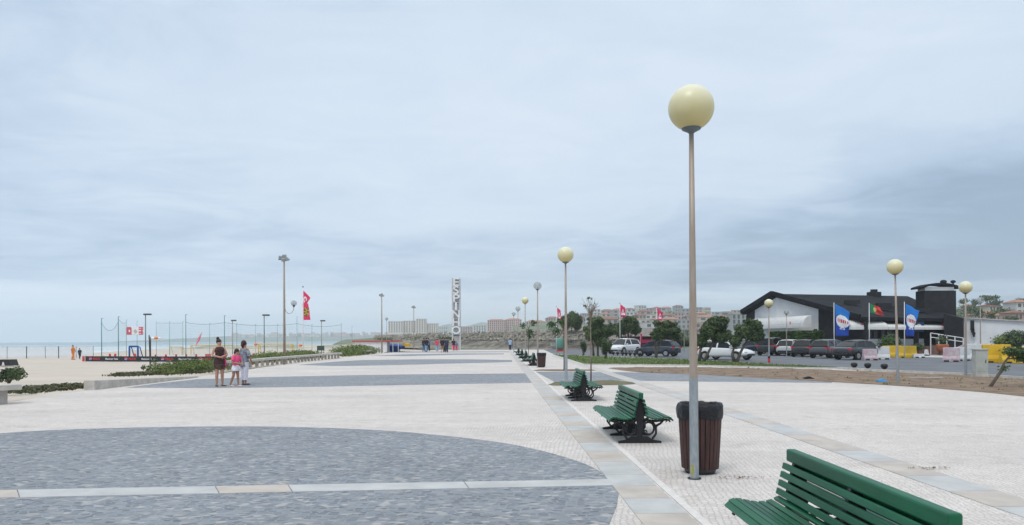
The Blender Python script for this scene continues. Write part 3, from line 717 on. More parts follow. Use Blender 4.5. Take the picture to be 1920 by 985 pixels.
def garment(name, rings, m, parent, n=20, fold=.05, seed=0, smooth=True):
    "cloth shell around the body: rings (cx,cy,z,rx,ry)"
    mb = MB(); mb.smooth = smooth; vs = []
    R_ = []
    for i in range(len(rings)-1):
        for k in range(3):
            t = k/3; R_.append([a+(b-a)*t for a, b in zip(rings[i], rings[i+1])])
    R_.append(list(rings[-1])); n = 28
    for j, (x, y, z, a, b) in enumerate(R_):
        for k in range(n):
            t = 2*pi*k/n; f = 1+fold*noise.noise(Vector((cos(t)*2.4+seed, sin(t)*2.4, z*3)))+fold*.5*noise.noise(Vector((cos(t)*5+seed, sin(t)*5, z*2)))
            vs.append((x+a*f*cos(t), y+b*f*sin(t), z))
    fs = [(j*n+k, j*n+(k+1) % n, (j+1)*n+(k+1) % n, (j+1)*n+k) for j in range(len(R_)-1) for k in range(n)]
    mb.add(vs, fs); o = mb.build(name, m, parent); sd_ = o.modifiers.new('thick', 'SOLIDIFY'); sd_.thickness = .006; return o
m_brown = mat('dark_brown_dress_cloth', (.075, .035, .035), .85, col2=(.03, .014, .016), vscale=18)
m_brownp = mat('olive_print_hem', (.13, .085, .05), .85, col2=(.035, .02, .02), vscale=22)
m_pink = mono('pink_top_cloth', (.85, .09, .25)); m_wshort = mono('white_shorts_cloth', (.72, .72, .76)); m_wtr = mono('white_trousers_cloth', (.70, .70, .78))
m_floral = mat('grey_floral_blouse', (.34, .33, .38), .85, col2=(.10, .16, .19), vscale=16, detail=2)
m_bagp = mono('pink_bag_cloth', (.62, .08, .20)); m_navy = mono('navy_cloth', (.02, .03, .07)); m_blackc = mono('black_cloth', (.015, .015, .02))
m_jean = mono('denim_cloth', (.10, .17, .30)); m_shoe = mono('dark_shoe_leather', (.05, .03, .03)); m_lblue = mono('light_blue_cloth', (.30, .42, .60)); m_org = mono('orange_cloth', (.80, .22, .03)); m_redc = mono('pinkish_red_cloth', (.70, .06, .14))
def shoes(V, H, parent, m):
    for n in 'LR':
        he, ba, to = [Vector(V[k+n][0]) for k in ('he', 'ba', 'to')]
        mb = MB(); mb.smooth = True
        mb.tube([Vector((he.x, he.y, .016*H))-(ba-he)*.15, Vector((he.x, he.y, .018*H)), Vector((ba.x, ba.y, .012*H)), Vector((to.x, to.y, .010*H)), to+(to-ba)*.3], [.012*H, .026*H, .030*H, .022*H, .010*H], 10, flat=1)
        for i, v in enumerate(mb.v): mb.v[i] = (v[0], v[1], max(.002, v[2]*.75))
        mb.build('shoe', m, parent)
def place_person(px, py, rz, label, group=None):
    return thing('person', label, 'person', G(px, py), rz, group)
# woman in the brown dress (faces right, hands together)
H = 1.66
t = place_person(411.5, 724.5, R(38), 'woman in a short dark brown sleeveless dress with her hair in a high bun')
po = dict(armL=((-.155, -.02, .66), (-.035, -.115, .625)), armR=((.155, -.02, .66), (.045, -.13, .64)), legL=((-.052, -.005, .275), (-.055, .01, .045)), legR=((.055, -.01, .275), (.062, .0, .045)),
          sh=.118, hip=.058, footL=(-.15, -1, 0), footR=(.3, -1, 0), palmL=(0, 0, 1), palmR=(0, 0, 1))
V, E, rt = skeleton(H, po); bod = skinned((V, E, rt), 'body', m_skin, t); head_features(bod, V, H, (.35, -1, 0))
garment('dress', [(0, -.005, .40*H, .175, .125), (0, 0, .50*H, .19, .148), (0, 0, .56*H, .175, .142), (0, 0, .63*H, .132, .108), (0, -.005, .72*H, .152, .125), (0, -.002, .775*H, .176, .135), (0, 0, .81*H, .165, .105), (0, .0, .838*H, .105, .08)], m_brown, t)
garment('dress_hem', [(0, 0, .365*H, .18, .13), (0, 0, .40*H, .178, .129), (0, 0, .47*H, .189, .147)], m_brownp, t, seed=4)
c = Vector(V['head2'][0]); mb = MB(); mb.smooth = True; mb.ball(c+Vector((-.01, .028, -.01)), .092, 16, 10, (.98, 1, 1.08)); mb.ball(c+Vector((-.03, .07, .10)), .055, 12, 8, (1, 1, 1.15)); mb.build('hair', m_hair, t)
mb = MB(); mb.smooth = True; mb.loft([(.20, .02, .40*H, .05, .07), (.20, .02, .46*H, .06, .10), (.195, .02, .54*H, .045, .07), (.18, .01, .60*H, .018, .02), (.15, 0, .72*H, .012, .012), (.11, 0, .80*H, .01, .01)]); mb.build('shoulder_bag', m_bagp, t)
shoes(V, H, t, m_shoe)
# girl in pink top
H = 1.34
t = place_person(442, 724.5, R(68), 'girl in a bright pink top and white shorts looking down at her hands')
po = dict(armL=((-.15, -.02, .64), (-.05, -.16, .60)), armR=((.15, -.03, .64), (.06, -.17, .60)), legL=((-.045, .03, .28), (-.05, .13, .055)), legR=((.05, -.03, .28), (.055, -.04, .045)),
          sh=.11, hip=.05, lean=.03, head=(0, -.03), hz=-.012, palmL=(0, 0, 1), palmR=(0, 0, 1), footL=(0, -1, -.0))
V, E, rt = skeleton(H, po); bod = skinned((V, E, rt), 'body', m_skin2, t); head_features(bod, V, H, (0, -1, 0))
garment('top', [(0, 0, .55*H, .125, .10), (0, -.01, .62*H, .118, .098), (0, -.02, .73*H, .135, .11), (0, -.03, .785*H, .14, .09), (0, -.035, .82*H, .10, .065), (0, -.04, .845*H, .05, .045)], m_pink, t)
for n, s in (('L', -1), ('R', 1)):
    a = Vector(V['sh'+n][0]); b = Vector(V['el'+n][0]); mb = MB(); mb.smooth = True; mb.tube([a+Vector((-s*.02, 0, .01)), a.lerp(b, .3), a.lerp(b, .75)], [.055, .056, .06], 12, cap=False); mb.build('sleeve', m_pink, t)
garment('shorts', [(0, 0, .40*H, .155, .125), (0, 0, .46*H, .155, .13), (0, 0, .53*H, .13, .11), (0, 0, .57*H, .112, .095)], m_wshort, t, seed=2)
c = Vector(V['head2'][0]); mb = MB(); mb.smooth = True; mb.ball(c+Vector((0, .022, -.005)), .082, 16, 10, (1, 1.05, 1.0)); mb.tube([c+Vector((0, .07, 0)), c+Vector((0, .10, -.08)), c+Vector((0, .09, -.16))], [.05, .045, .02], 10); mb.build('hair', m_hair, t)
shoes(V, H, t, mono('pale_pink_shoe', (.72, .5, .5)))
# woman in the floral blouse, seen from behind
H = 1.60
t = place_person(458.5, 722, R(150), 'woman in loose grey floral blouse and white trousers, turned away beside the girl in pink')
po = dict(armL=((-.15, -.01, .655), (-.13, -.09, .53)), armR=((.15, -.02, .66), (.10, -.12, .58)), legL=((-.045, 0, .28), (-.045, .01, .045)), legR=((.045, 0, .28), (.05, .0, .045)), sh=.112, hip=.052)
V, E, rt = skeleton(H, po); bod = skinned((V, E, rt), 'body', m_skin2, t); head_features(bod, V, H, (0, -1, 0))
garment('blouse', [(0, 0, .42*H, .175, .14), (0, 0, .50*H, .17, .14), (0, 0, .60*H, .155, .128), (0, 0, .72*H, .165, .13), (0, 0, .785*H, .16, .10), (0, 0, .82*H, .11, .075), (0, 0, .845*H, .06, .055)], m_floral, t, fold=.09)
for n, s in (('L', -1), ('R', 1)):
    a = Vector(V['sh'+n][0]); b = Vector(V['el'+n][0]); mb = MB(); mb.smooth = True; mb.tube([a+Vector((-s*.03, 0, .01)), a.lerp(b, .3), a.lerp(b, 1.0)], [.06, .065, .075], 12, cap=False); mb.build('sleeve', m_floral, t)
    k = Vector(V['kn'+n][0]); an = Vector(V['an'+n][0]); hp = Vector(V['hip'+n][0]); mb = MB(); mb.smooth = True; mb.tube([hp+Vector((0, 0, .03)), hp.lerp(k, .5), k, k.lerp(an, .72)], [.105, .098, .082, .085], 14, cap=False); mb.build('trouser_leg', m_wtr, t)
c = Vector(V['head2'][0]); mb = MB(); mb.smooth = True; mb.ball(c+Vector((0, .025, -.01)), .098, 16, 10, (1, 1, 1.12)); mb.tube([c+Vector((0, .07, 0)), c+Vector((0, .085, -.10)), c+Vector((0, .07, -.19))], [.06, .055, .02], 10); mb.build('hair', m_hair2, t)
shoes(V, H, t, m_shoe)
# the far walkers
def walker(px, py, H, rz, top, bottom, label, hair=m_hair, short=False, child=False, group='people walking at the far end of the promenade', Y=None, z=0.0):
    p = G(px, py, z); t = thing('person', label, 'person', p, rz, group)
    st = .06
    H *= 1.09 if Y is None and z == 0 else 1
    po = dict(armL=((-.15, .03, .655), (-.16, -.02, .52)), armR=((.15, -.03, .655), (.155, -.10, .53)), legL=((-.045, -.06, .28), (-.045, -.07, .045)), legR=((.05, .02, .28), (.05, .12, .06)), sh=.112, hip=.052)
    V, E, rt = skeleton(H, po); V = {k: v for k, v in V.items() if k[0] not in 'fg' and not (k[0] == 'h' and k[1] in '0123')}; E = [e for e in E if e[0] in V and e[1] in V]
    skinned((V, E, rt), 'body', m_skin2, t, 1)
    q = H/1.65
    garment('top', [(0, 0, .455*H, .20*q, .17*q), (0, 0, .54*H, .20*q, .17*q), (0, 0, .62*H, .185*q, .155*q), (0, 0, .73*H, .205*q, .165*q), (0, 0, .795*H, .19*q, .13*q), (0, 0, .838*H, .10*q, .085*q)], top, t)
    for n, s in (('L', -1), ('R', 1)):
        a = Vector(V['sh'+n][0]); b = Vector(V['el'+n][0]); mb = MB(); mb.smooth = True; mb.tube([a+(a-b)*.15, a.lerp(b, .5), b], [.075*q, .072*q, .066*q], 10, cap=False); mb.build('sleeve', top, t)
        k = Vector(V['kn'+n][0]); an = Vector(V['an'+n][0]); hp = Vector(V['hip'+n][0]); mb = MB(); mb.smooth = True
        mb.tube([hp+Vector((0, 0, .07)), hp.lerp(k, .5), k.lerp(hp, .2)] if short else [hp+Vector((0, 0, .07)), hp.lerp(k, .5), k, k.lerp(an, .5), k.lerp(an, .97)], ([.13*q, .118*q, .105*q] if short else [.13*q, .112*q, .09*q, .085*q, .07*q]), 10, cap=False); mb.build('trouser_leg', bottom, t)
    shoes(V, H, t, m_shoe)
    c = Vector(V['head2'][0]); mb = MB(); mb.smooth = True; mb.ball(c+Vector((0, .02, 0)), .088*H/1.65, 12, 8); mb.build('hair', hair, t)
    return t
walker(795, 659.5, 1.70, R(170), m_blackc, m_jean, 'leftmost far walker, in black top and blue jeans', )
walker(799.5, 660.0, 1.74, R(200), m_blackc, m_lblue, 'far walker with dark top and pale trousers, right beside the leftmost one')
walker(803.5, 658.5, 1.76, R(160), m_jean, m_blackc, 'far walker in a blue jacket with black trousers')
walker(819.5, 658.8, 1.62, R(180), m_redc, m_lblue, 'far walker in a pink top and light blue trousers')
walker(829.5, 660.8, 1.72, R(170), m_blackc, mono('tan_cloth', (.35, .22, .16)), 'far walker in a black top and tan shorts', short=True)
walker(833.0, 659.8, 1.68, R(195), m_brown, m_brown, 'far walker in brown between the tan shorts and the navy clothes')
walker(837.5, 661.5, 1.72, R(180), m_navy, m_navy, 'far walker dressed all in navy blue')
walker(850.5, 657.8, 1.64, R(185), m_blackc, m_redc, 'far walker in black top and red trousers at the foot of the letter tower')
walker(856, 657.5, 1.22, R(175), m_jean, m_redc, 'small far child in blue top and pink trousers beside the letter tower')
walker(956.5, 657, 1.66, R(180), m_lblue, m_navy, 'lone far walker in pale blue near the last lamps')
walker(137, 674.5, 1.62, R(90), m_org, m_org, 'person in orange standing on the beach behind the windscreen', group='people on the beach', z=-.42)
walker(149.5, 673.5, 1.25, R(60), m_navy, m_navy, 'person in dark clothes on the beach to the right of the orange one', group='people on the beach', z=-.42)

# ------------------------------------------------------------------ stone benches
def stone_bench(a, b, label, w=.55, legs=6, h=.50):
    a = Vector(a); b = Vector(b); L = (b-a).length; d = (b-a).normalized(); c = (a+b)/2
    t = thing('stone_bench', label, 'bench', (c.x, c.y, 0), math.atan2(d.y, d.x), 'pale stone benches along the beach edge')
    mb = MB(); mb.box((0, 0, h-.07), (L, w, .14)); mb.build('seat_slab', m_conc, t, bevel=.015)
    for k in range(legs):
        x = -L/2+.35+(L-.7)*k/(legs-1); mb = MB(); mb.box((x, 0, (h-.14)/2), (.22, w*.24, h-.142)); mb.build('leg', m_conc, t)
    return t
def XY(px, Y): q = D(px, 640, Y); return (q.x, Y, 0)
stone_bench(XY(424, 39.6), XY(485.5, 44.3), 'stone bench directly behind the three women, its near end hidden by them', legs=5)
stone_bench(XY(488, 45.0), XY(547.5, 51.2), 'long stone bench just left of the floodlight mast foot', legs=7)
stone_bench(XY(550, 51.9), XY(593, 57.6), 'stone bench right of the floodlight mast, next along the row', legs=7)
stone_bench(XY(595, 58.3), XY(636, 65), 'stone bench beside the low end of the middle hedge', legs=7)
stone_bench(XY(683, 78), XY(712, 90), 'farthest stone bench below the bush near the blue stall', legs=5)
a = G(40, 757); stone_bench((a.x-.25, a.y+.2, 0), (a.x-.55-2.2, a.y-3.2, 0), 'pale stone bench cut off by the left edge of the photo', w=.7, legs=3)
# tapered low wall at the planter
t = thing('low_wall', 'low pale planter wall sinking into the paving left of the ground cover', 'wall', (0, 0, 0))
A = G(177, 731.5); B = G(372, 708); d = (B-A); n = Vector((-d.y, d.x, 0)).normalized()*.35
mb = MB(); mb.add([A, B, B+n, A+n, A+Vector((0, 0, .31)), B+Vector((0, 0, .05)), B+n+Vector((0, 0, .05)), A+n+Vector((0, 0, .31))], [(0, 1, 2, 3), (4, 5, 6, 7), (0, 1, 5, 4), (1, 2, 6, 5), (2, 3, 7, 6), (3, 0, 4, 7)])
mb.build('wall_body', m_conc, t)
# ------------------------------------------------------------------ hedges and low plants on the left
def hedge(name, px0, Y0, px1, Y1, w, h, label, m, n, seed, size=.14, lumps=14, group=None, cat='hedge', base=0):
    rnd = random.Random(seed); a = Vector(XY(px0, Y0)); b = Vector(XY(px1, Y1)); bl = []
    for i in range(lumps):
        t_ = (i+.5)/lumps; p = a.lerp(b, t_); hh = h*(.8+.35*rnd.random())*(.55 if i in (0, lumps-1) else 1)
        bl.append((p.x+rnd.gauss(0, w*.12), p.y+rnd.gauss(0, .1), base+hh*.48, w*.55, (b-a).length/lumps*.9, hh*.55))
    t = thing(name, label, cat, (0, 0, 0), 0, group)
    mb = MB(); leaves(mb, bl, n, size, rnd, .42); mb.build('foliage', m, t, fixn=False)
    mb = MB()
    for i in range(lumps*2):
        p = a.lerp(b, rnd.random()); q = p+Vector((rnd.gauss(0, w*.3), rnd.gauss(0, .2), h*.7)); mb.tube([p, p.lerp(q, .5)+Vector((rnd.gauss(0, .05), 0, 0)), q], [.02, .014, .006], 5)
    mb.build('stems', m_bark, t)
    return t
hedge('hedge', 303, 34.5, 404, 39.5, 1.6, .60, 'low rounded green hedge left of the woman in brown', m_leaf2, 15000, 1, size=.085)
hedge('hedge', 405, 42, 478, 52, 1.5, .55, 'low green hedge passing behind the three women', m_leaf2, 11000, 2, size=.095)
hedge('hedge', 478, 52, 590, 66, 1.7, .72, 'long low hedge behind the stone benches by the floodlight mast', m_leaf2, 13000, 3, size=.12, lumps=18)
hedge('bush', 634, 73, 690, 86, 3.0, .95, 'dark green bush at the far end of the stone benches', m_leaf2, 11000, 4, size=.15, cat='bush')
hedge('ground_cover', 226, 33.2, 372, 36.5, 1.5, .16, 'flat patch of ground cover above the low planter wall', m_leaf3, 5000, 5, size=.1, cat='plant')
hedge('ground_cover', 30, 22.4, 160, 25.2, 1.3, .17, 'dark flat patch of ground cover right of the cut off stone bench', m_leaf3, 5500, 6, size=.09, cat='plant')
def tuft(px, Y, h, w, label, n, m=m_leaf, size=.11, trunk=.25, stake=False, seed=1, z0=-.15, group=None, name='shrub', lean=0, lobes=None):
    rnd = random.Random(seed); p = Vector(XY(px, Y)); t = thing(name, label, name.replace('_', ' '), (p.x, p.y, z0), 0, group)
    bl = lobes or [(rnd.gauss(0, w*.16)+lean, rnd.gauss(0, w*.16), trunk+(h-trunk)*(.4+.3*rnd.random()), w*.36, w*.36, (h-trunk)*.36) for _ in range(6)]
    mb = MB(); leaves(mb, bl, n, size, rnd, .45); mb.build('crown', m, t, fixn=False)
    mb = MB(); mb.tube([(0, 0, 0), (lean*.3, 0, trunk*.6), (lean, 0, h*.6)], [w*.05+.01, w*.035+.01, .008], 7)
    for _ in range(5):
        b = rnd.choice(bl); mb.tube([(lean*.3, 0, trunk*.7), ((b[0]+lean*.3)/2, b[1]/2, (trunk+b[2])/2), (b[0], b[1], b[2])], [.018, .012, .005], 5)
    mb.build('trunk', m_bark, t); return t
tuft(16, 25.5, .82, .78, 'small dark round shrub behind the cut off stone bench', 1500, size=.1, trunk=.25, seed=3, z0=-.1)
tuft(274, 36.5, .55, .45, 'small sapling leafing near the ground left of the rounded hedge', 130, m_leaf, .13, .15, seed=4, lobes=[(-.12, 0, .42, .13, .12, .16), (.15, 0, .38, .12, .12, .2), (.0, 0, .2, .14, .1, .1), (.38, 0, .72, .16, .12, .2)])
t = thing('plant_stake', 'dark wooden stake standing beside the leafing sapling', 'stake', (*XY(281.5, 36.5)[:2], -.1)); mb = MB(); mb.tube([(0, 0, 0), (-.02, 0, 1.1), (-.05, 0, 2.0)], .03, 7); mb.build('stake_post', m_dark, t)
# ------------------------------------------------------------------ the dark roofed restaurant
m_slate = mat('dark_slate_roof', (.017, .019, .024), .9, var=.3, vscale=1.2, bump=.02, bscale=6, spec=.15)
m_dwall = mat('dark_timber_wall', (.015, .016, .020), .8, var=.3, vscale=2)
m_white2 = mat('off_white_render', (.78, .78, .77), .85, var=.07, vscale=.8)
m_awn = mat('cream_awning_cloth', (.66, .66, .64), .8, var=.08, vscale=2)
def quad_slab(mb, a, b, c, d, th):
    a, b, c, d = map(Vector, (a, b, c, d)); n = (b-a).cross(d-a).normalized()
    if n.z < 0: n = -n
    lo = [p-n*th for p in (a, b, c, d)]
    mb.add([a, b, c, d]+lo, [(0, 1, 2, 3), (7, 6, 5, 4), (0, 4, 5, 1), (1, 5, 6, 2), (2, 6, 7, 3), (3, 7, 4, 0)])
t = thing('restaurant_building', 'long dark roofed beach restaurant with white gable, awnings and a square dark tower', 'building', (0, 0, 0))
P = D(1447, 551, 79); Kc = D(1390, 586, 88); F = D(1612, 595.5, 68); Rr = D(1702, 555.5, 84); Er = D(1800, 599, 73); Kr = D(1745, 588, 95)
mb = MB(); quad_slab(mb, P, Rr, Er, F, .28); mb.build('roof', m_slate, t)
mb = MB(); quad_slab(mb, P, Rr, Kr, Kc, .28); mb.build('roof', m_slate, t)
# rake boards
mb = MB(); up = Vector((0, 0, .06)); mb.bar(Kc+up, P+up, .30, .46); mb.build('rake_board', m_slate, t)
mb = MB(); mb.bar(P+up, F+up, .30, .46); mb.build('rake_board', m_slate, t)
mb = MB(); mb.bar(F-Vector((0, 0, .1)), Er-Vector((0, 0, .1)), .22, .30); mb.build('fascia', m_slate, t)
# skylights and chimney cap
for a, b in ((.66, .30), (.72, .62), (.50, .55)):
    pass
def roofpt(u, v): return P.lerp(Rr, u).lerp(F.lerp(Er, u), v)
for u, v in ((.36, .42), (.50, .66), (.56, .52), (.78, .72)):
    c = roofpt(u, v); mb = MB(); mb.box(c+Vector((0, -.15, .15)), (1.5, .5, .38)); mb.build('roof_vent', m_black, t)
mb = MB(); c = P.lerp(Rr, .74); mb.box(c+Vector((0, 0, .15)), (1.3, .8, .5)); mb.box(c+Vector((0, 0, .5)), (.6, .5, .4)); mb.build('chimney', m_dwall, t)
# gable walls (white panel between dark side walls)
def wall(a, b, z0, za, zb, th, m, name, par=t):
    a = Vector(a); b = Vector(b); d = (b-a); d.z = 0; d.normalize(); n = Vector((-d.y, d.x, 0))*th
    vs = [Vector((a.x, a.y, z0)), Vector((b.x, b.y, z0)), Vector((b.x, b.y, zb)), Vector((a.x, a.y, za))]
    mb = MB(); mb.add(vs+[v+n for v in vs], [(0, 1, 2, 3), (7, 6, 5, 4), (0, 4, 5, 1), (1, 5, 6, 2), (2, 6, 7, 3), (3, 7, 4, 0)])
    return mb.build(name, m, par)
ins = Vector((.6, 0, 0))
K2, P2, F2 = Kc+ins, P+ins, F+ins
def lp(a, b, s): return a.lerp(b, s)
w1 = lp(K2, P2, .30); w2 = lp(P2, F2, .50)
for a, b, m in ((K2, w1, m_dwall), (w1, P2, m_white2), (P2, w2, m_white2), (w2, F2, m_dwall)):
    wall(a, b, 0, a.z-.35, b.z-.35, .25, m, 'wall')
# front wall below the eave, set back
bk = Vector((-.2, 1.8, 0)); A = F+bk+Vector((1.0, 0, 0)); B = Er+bk
wall(A, B, 0, 3.3, 3.3, .25, m_dwall, 'wall')
n_ = 7
dd = (B-A); dd.z = 0
for i in range(n_):
    a = A+dd*((i+.08)/n_); b = A+dd*((i+.92)/n_)
    if i == 5:
        wall(a-Vector((0, .06, 0)), b-Vector((0, .06, 0)), .5, 2.6, 2.6, .05, m_black, 'door'); continue
    wall(a-Vector((0, .06, 0)), b-Vector((0, .06, 0)), 1.55, 2.55, 2.55, .05, m_glass, 'window')
    wall(a-Vector((.1, .10, 0)), b-Vector((-.1, .10, 0)), .75, 1.5, 1.5, .09, m_white, 'parapet_panel')
wall(A-Vector((.6, 2.6, 0)), B-Vector((-.2, 2.6, 0)), 0, .78, .78, .35, m_brick, 'plinth')
# posts under the eave
for u in (.03, .36, .56, .97):
    q = (F+Vector((.3, .6, 0))).lerp(Er+Vector((0, .6, 0)), u); mb = MB(); mb.box((q.x, q.y, 1.6), (.28, .28, 3.2)); mb.build('post', m_dwall, t)
# awnings: curved cream hoods
def awning(a, b, z, out, h, nrm, par=t, marks=()):
    a = Vector(a); b = Vector(b); nrm = Vector(nrm).normalized(); N_ = 7; pr = []
    for k in range(N_): an = pi/2*k/(N_-1); pr.append((out*sin(an), h*cos(an)))
    pr.append((out, -.22)); vs = []; mb = MB()
    for e in (a, b):
        for o_, zz in pr: q = e+nrm*o_; vs.append((q.x, q.y, z+zz))
    n = len(pr); mb.add(vs, [(k, k+1, n+k+1, n+k) for k in range(n-1)])
    for o_ in (0, n): mb.add([vs[o_+k] for k in range(n)]+[(*(a if o_ == 0 else b)[:2], z-.22)], [tuple(range(n+1))])
    ob = mb.build('awning', m_awn, par); s_ = ob.modifiers.new('t', 'SOLIDIFY'); s_.thickness = .02
    d = (b-a).normalized()
    for u in marks:
        q = a.lerp(b, u)+nrm*(out*.93+.06); mm = MB(); up = Vector((0, 0, 1)); c = Vector((q.x, q.y, z+.10))
        mm.add([c+d*x*.6+up*y*.9-nrm*(.03*y) for x, y in ((-.28, -.32), (.10, -.30), (.30, .05), (.26, .34), (-.05, .34), (.02, .02))]+[c+nrm*.01+d*x*.6+up*y*.9-nrm*(.03*y) for x, y in ((-.28, -.32), (.10, -.30), (.30, .05), (.26, .34), (-.05, .34), (.02, .02))], [tuple(range(6)), tuple(range(11, 5, -1))]+[(k, (k+1) % 6, 6+(k+1) % 6, 6+k) for k in range(6)])
        mm.build('red_mark', m_red, ob)
gn = Vector((-1, -.25, 0))
g1 = D(1436, 610, 80.5); g2 = D(1521, 610, 72.5)
awning((28.5, 84, 0), (30.15, 72.5, 0), 2.9, .9, 1.0, (-1, -.14, 0), marks=(.40, .78))
wall(lp(w1, P2, .2)-Vector((.08, 0, 0)), lp(P2, w2, .98)-Vector((.08, 0, 0)), 1.4, 2.55, 2.55, .05, m_glass, 'window')
fn = Vector((.15, -1, 0))
awning(A+dd*.00+Vector((-1.9, 0, 0)), A+dd*.17, 2.62, 1.9, .75, fn, marks=(.30,))
awning(A+dd*.18, A+dd*.37, 2.62, 1.9, .45, fn)
awning(A+dd*.39, A+dd*.94, 2.62, 1.9, .40, fn, marks=(.72, .93))
# tower
T0 = D(1734, 600, 76); T1 = D(1794, 600, 76); zt = D(1760, 545, 76).z
mb = MB(); mb.box(((T0.x+T1.x)/2, 76.9, zt/2), (T1.x-T0.x, 1.6, zt)); tw = mb.build('tower', m_dwall, t)
mb = MB(); arc = []; cx = (T0.x+T1.x)/2; hw = (T1.x-T0.x)/2+.42
for k in range(9): a = -1+k/4; arc.append((cx+a*hw, zt+.40+.42*(1-a*a)))
arc += [(x, z-.22) for x, z in arc[::-1]]
mb.prism(arc, 75.9, 77.9, 'y'); mb.build('tower_roof', m_slate, t)
mb = MB(); mb.box((cx, 76.9, zt+.2), (T1.x-T0.x-.3, 1.4, .38)); mb.build('tower_skylight', m_white2, t)
for px, r in ((1769, .27), (1787, .22)):
    q = D(px, 533, 77); mb = MB(); mb.smooth = True; mb.ball((q.x, 77, zt+1.0), r, 10, 7, (1.3, 1, .8)); mb.tube([(q.x, 77, zt+.5), (q.x, 77, zt+.95)], .08, 6); mb.build('roof_ventilator', m_dwall, t)
# right wing
a = D(1770, 640, 71.5); b = D(1806, 640, 70.5); wall(a, b, 0, D(1770, 588, 71.5).z, D(1806, 597, 70.5).z, 6, m_dwall, 'wall')
wg = thing('white_annex', 'long low white walled annex to the right of the restaurant tower', 'building', (0, 0, 0))
a = D(1806.5, 640, 71); b = D(1990, 640, 66); o = wall(a, b, 0, D(1806, 597, 71).z, D(1990, 607, 66).z, 8, m_white2, 'wall', wg)
a2 = a+Vector((-.05, -.06, 0)); b2 = b+Vector((0, -.06, 0))
mb = MB(); za, zb = D(1806, 597, 71).z, D(1990, 607, 66).z
mb.bar((a.x, a.y-.1, za+.04), (b.x, b.y-.1, zb+.04), .3, .1); mb.build('coping', m_conc, wg)
q = D(1820, 615, 70.4); mb = MB(); c = q
for x, z, w, h in ((0, 0.25, .32, .95), (.04, -.28, .28, .36), (.14, -.55, .26, .25), (.16, -.78, .14, .2)): mb.box((c.x+x, c.y-.25, c.z+z), (w, .12, h), Matrix.Rotation(-.15*x*5, 3, 'Y'))
mb.build('wall_emblem', m_black, wg)
q = D(1708, 613, 71.0); st = thing('parking_sign', 'blue letter sign hanging by the restaurant entrance beside the second blue flag', 'sign', (q.x+.8, q.y, q.z))
mb = MB(); mb.box((0, 0, 0), (.9, .08, 1.0)); mb.build('sign_board', mat('sign_blue', (.01, .04, .12), .5), st)
text_mesh('P', .7, .004, m_white, st, 'lettering', (-.05, -.06, 0), (R(90), 0, 0))
mb = MB(); mb.tube([(0, .12, .5), (0, .12, -2.9)], .05, 6); mb.build('post', m_dark, st)
# steps, ramp railing, pots
rl = thing('ramp_railing', 'white ramp railing in front of the restaurant entrance', 'railing', (0, 0, 0))
a = D(1745, 640, 69); b = D(1806, 640, 67.5)
for k, (p_, q_) in enumerate((((a.x, a.y, 2.05), (b.x, b.y, 1.55)), ((a.x, a.y, 1.65), (b.x, b.y, 1.2)))):
    mb = MB(); mb.tube([p_, q_], .045, 6); mb.build('rail', m_white, rl)
for k in range(5):
    u = k/4; mb = MB(); p_ = Vector((a.x, a.y, 2.05)).lerp(Vector((b.x, b.y, 1.55)), u); mb.tube([p_, (p_.x, p_.y, 0)], .05, 6); mb.build('rail_post', m_white, rl)
rw = thing('ramp_wall', 'low brown brick ramp wall below the white railing', 'wall', (0, 0, 0)); wall(a+Vector((0, .2, 0)), b+Vector((.2, .2, 0)), 0, .95, .55, .4, m_brick, 'wall_body', rw)
q = D(1767, 640, 66); pt = thing('plant_pot', 'round terracotta pot with a dark plant in front of the ramp', 'plant pot', (q.x, q.y, 0))
mb = MB(); mb.smooth = True; mb.lathe([(.32, 0.2), (.45, .5), (.52, .85), (.5, 1.0)], n=16); mb.build('pot', m_term, pt)
rnd = random.Random(8); mb = MB(); leaves(mb, [(0, 0, 1.45, .5, .5, .5)], 220, .2, rnd); mb.build('foliage', m_leaf, pt, fixn=False)
mb = MB(); mb.box((0, 0, .1), (.5, .5, .2)); mb.build('foot', m_brick, pt)

# clipped hedges in front
def box_hedge(px0, px1, y0, y1, Y, label, seed):
    a = D(px0, y1, Y); b = D(px1, y0, Y); t = thing('clipped_hedge', label, 'hedge', ((a.x+b.x)/2, Y, 0), 0, 'clipped hedges before the restaurant')
    rnd = random.Random(seed); w = (b.x-a.x)/2; h = b.z; mb = MB()
    for _ in range(3800):
        f = rnd.choice('ftlr'); x = rnd.uniform(-w, w); z = rnd.uniform(.1, h); y = rnd.uniform(-.5, .5)
        if f == 'f': y = -.5+rnd.gauss(0, .03)
        if f == 't': z = h+rnd.gauss(0, .03)
        if f in 'lr': x = (w if f == 'r' else -w)+rnd.gauss(0, .03)
        if rnd.random() < .2: x *= .8; y *= .6; z *= .9
        n = Vector((rnd.gauss(0, 1), rnd.gauss(0, 1)-.5, rnd.gauss(0, 1)+.4)).normalized(); u = n.orthogonal(); v = n.cross(u); s = .13; p = Vector((x, y, z))
        mb.add([p-u*s, p+v*s*.6, p+u*s, p-v*s*.6], [(0, 1, 2, 3)])
    mb.build('foliage', m_hedge, t, fixn=False)
    mb = MB(); mb.box((0, 0, h*.45), (w*1.85, .8, h*.86)); mb.build('branches', m_bark, t)
box_hedge(1447, 1485.5, 624, 640, 74.3, 'left one of the two square clipped hedges before the white gable', 1)
box_hedge(1491, 1539.5, 622.5, 640, 70.6, 'right one of the two square clipped hedges, longer than its neighbour', 2)

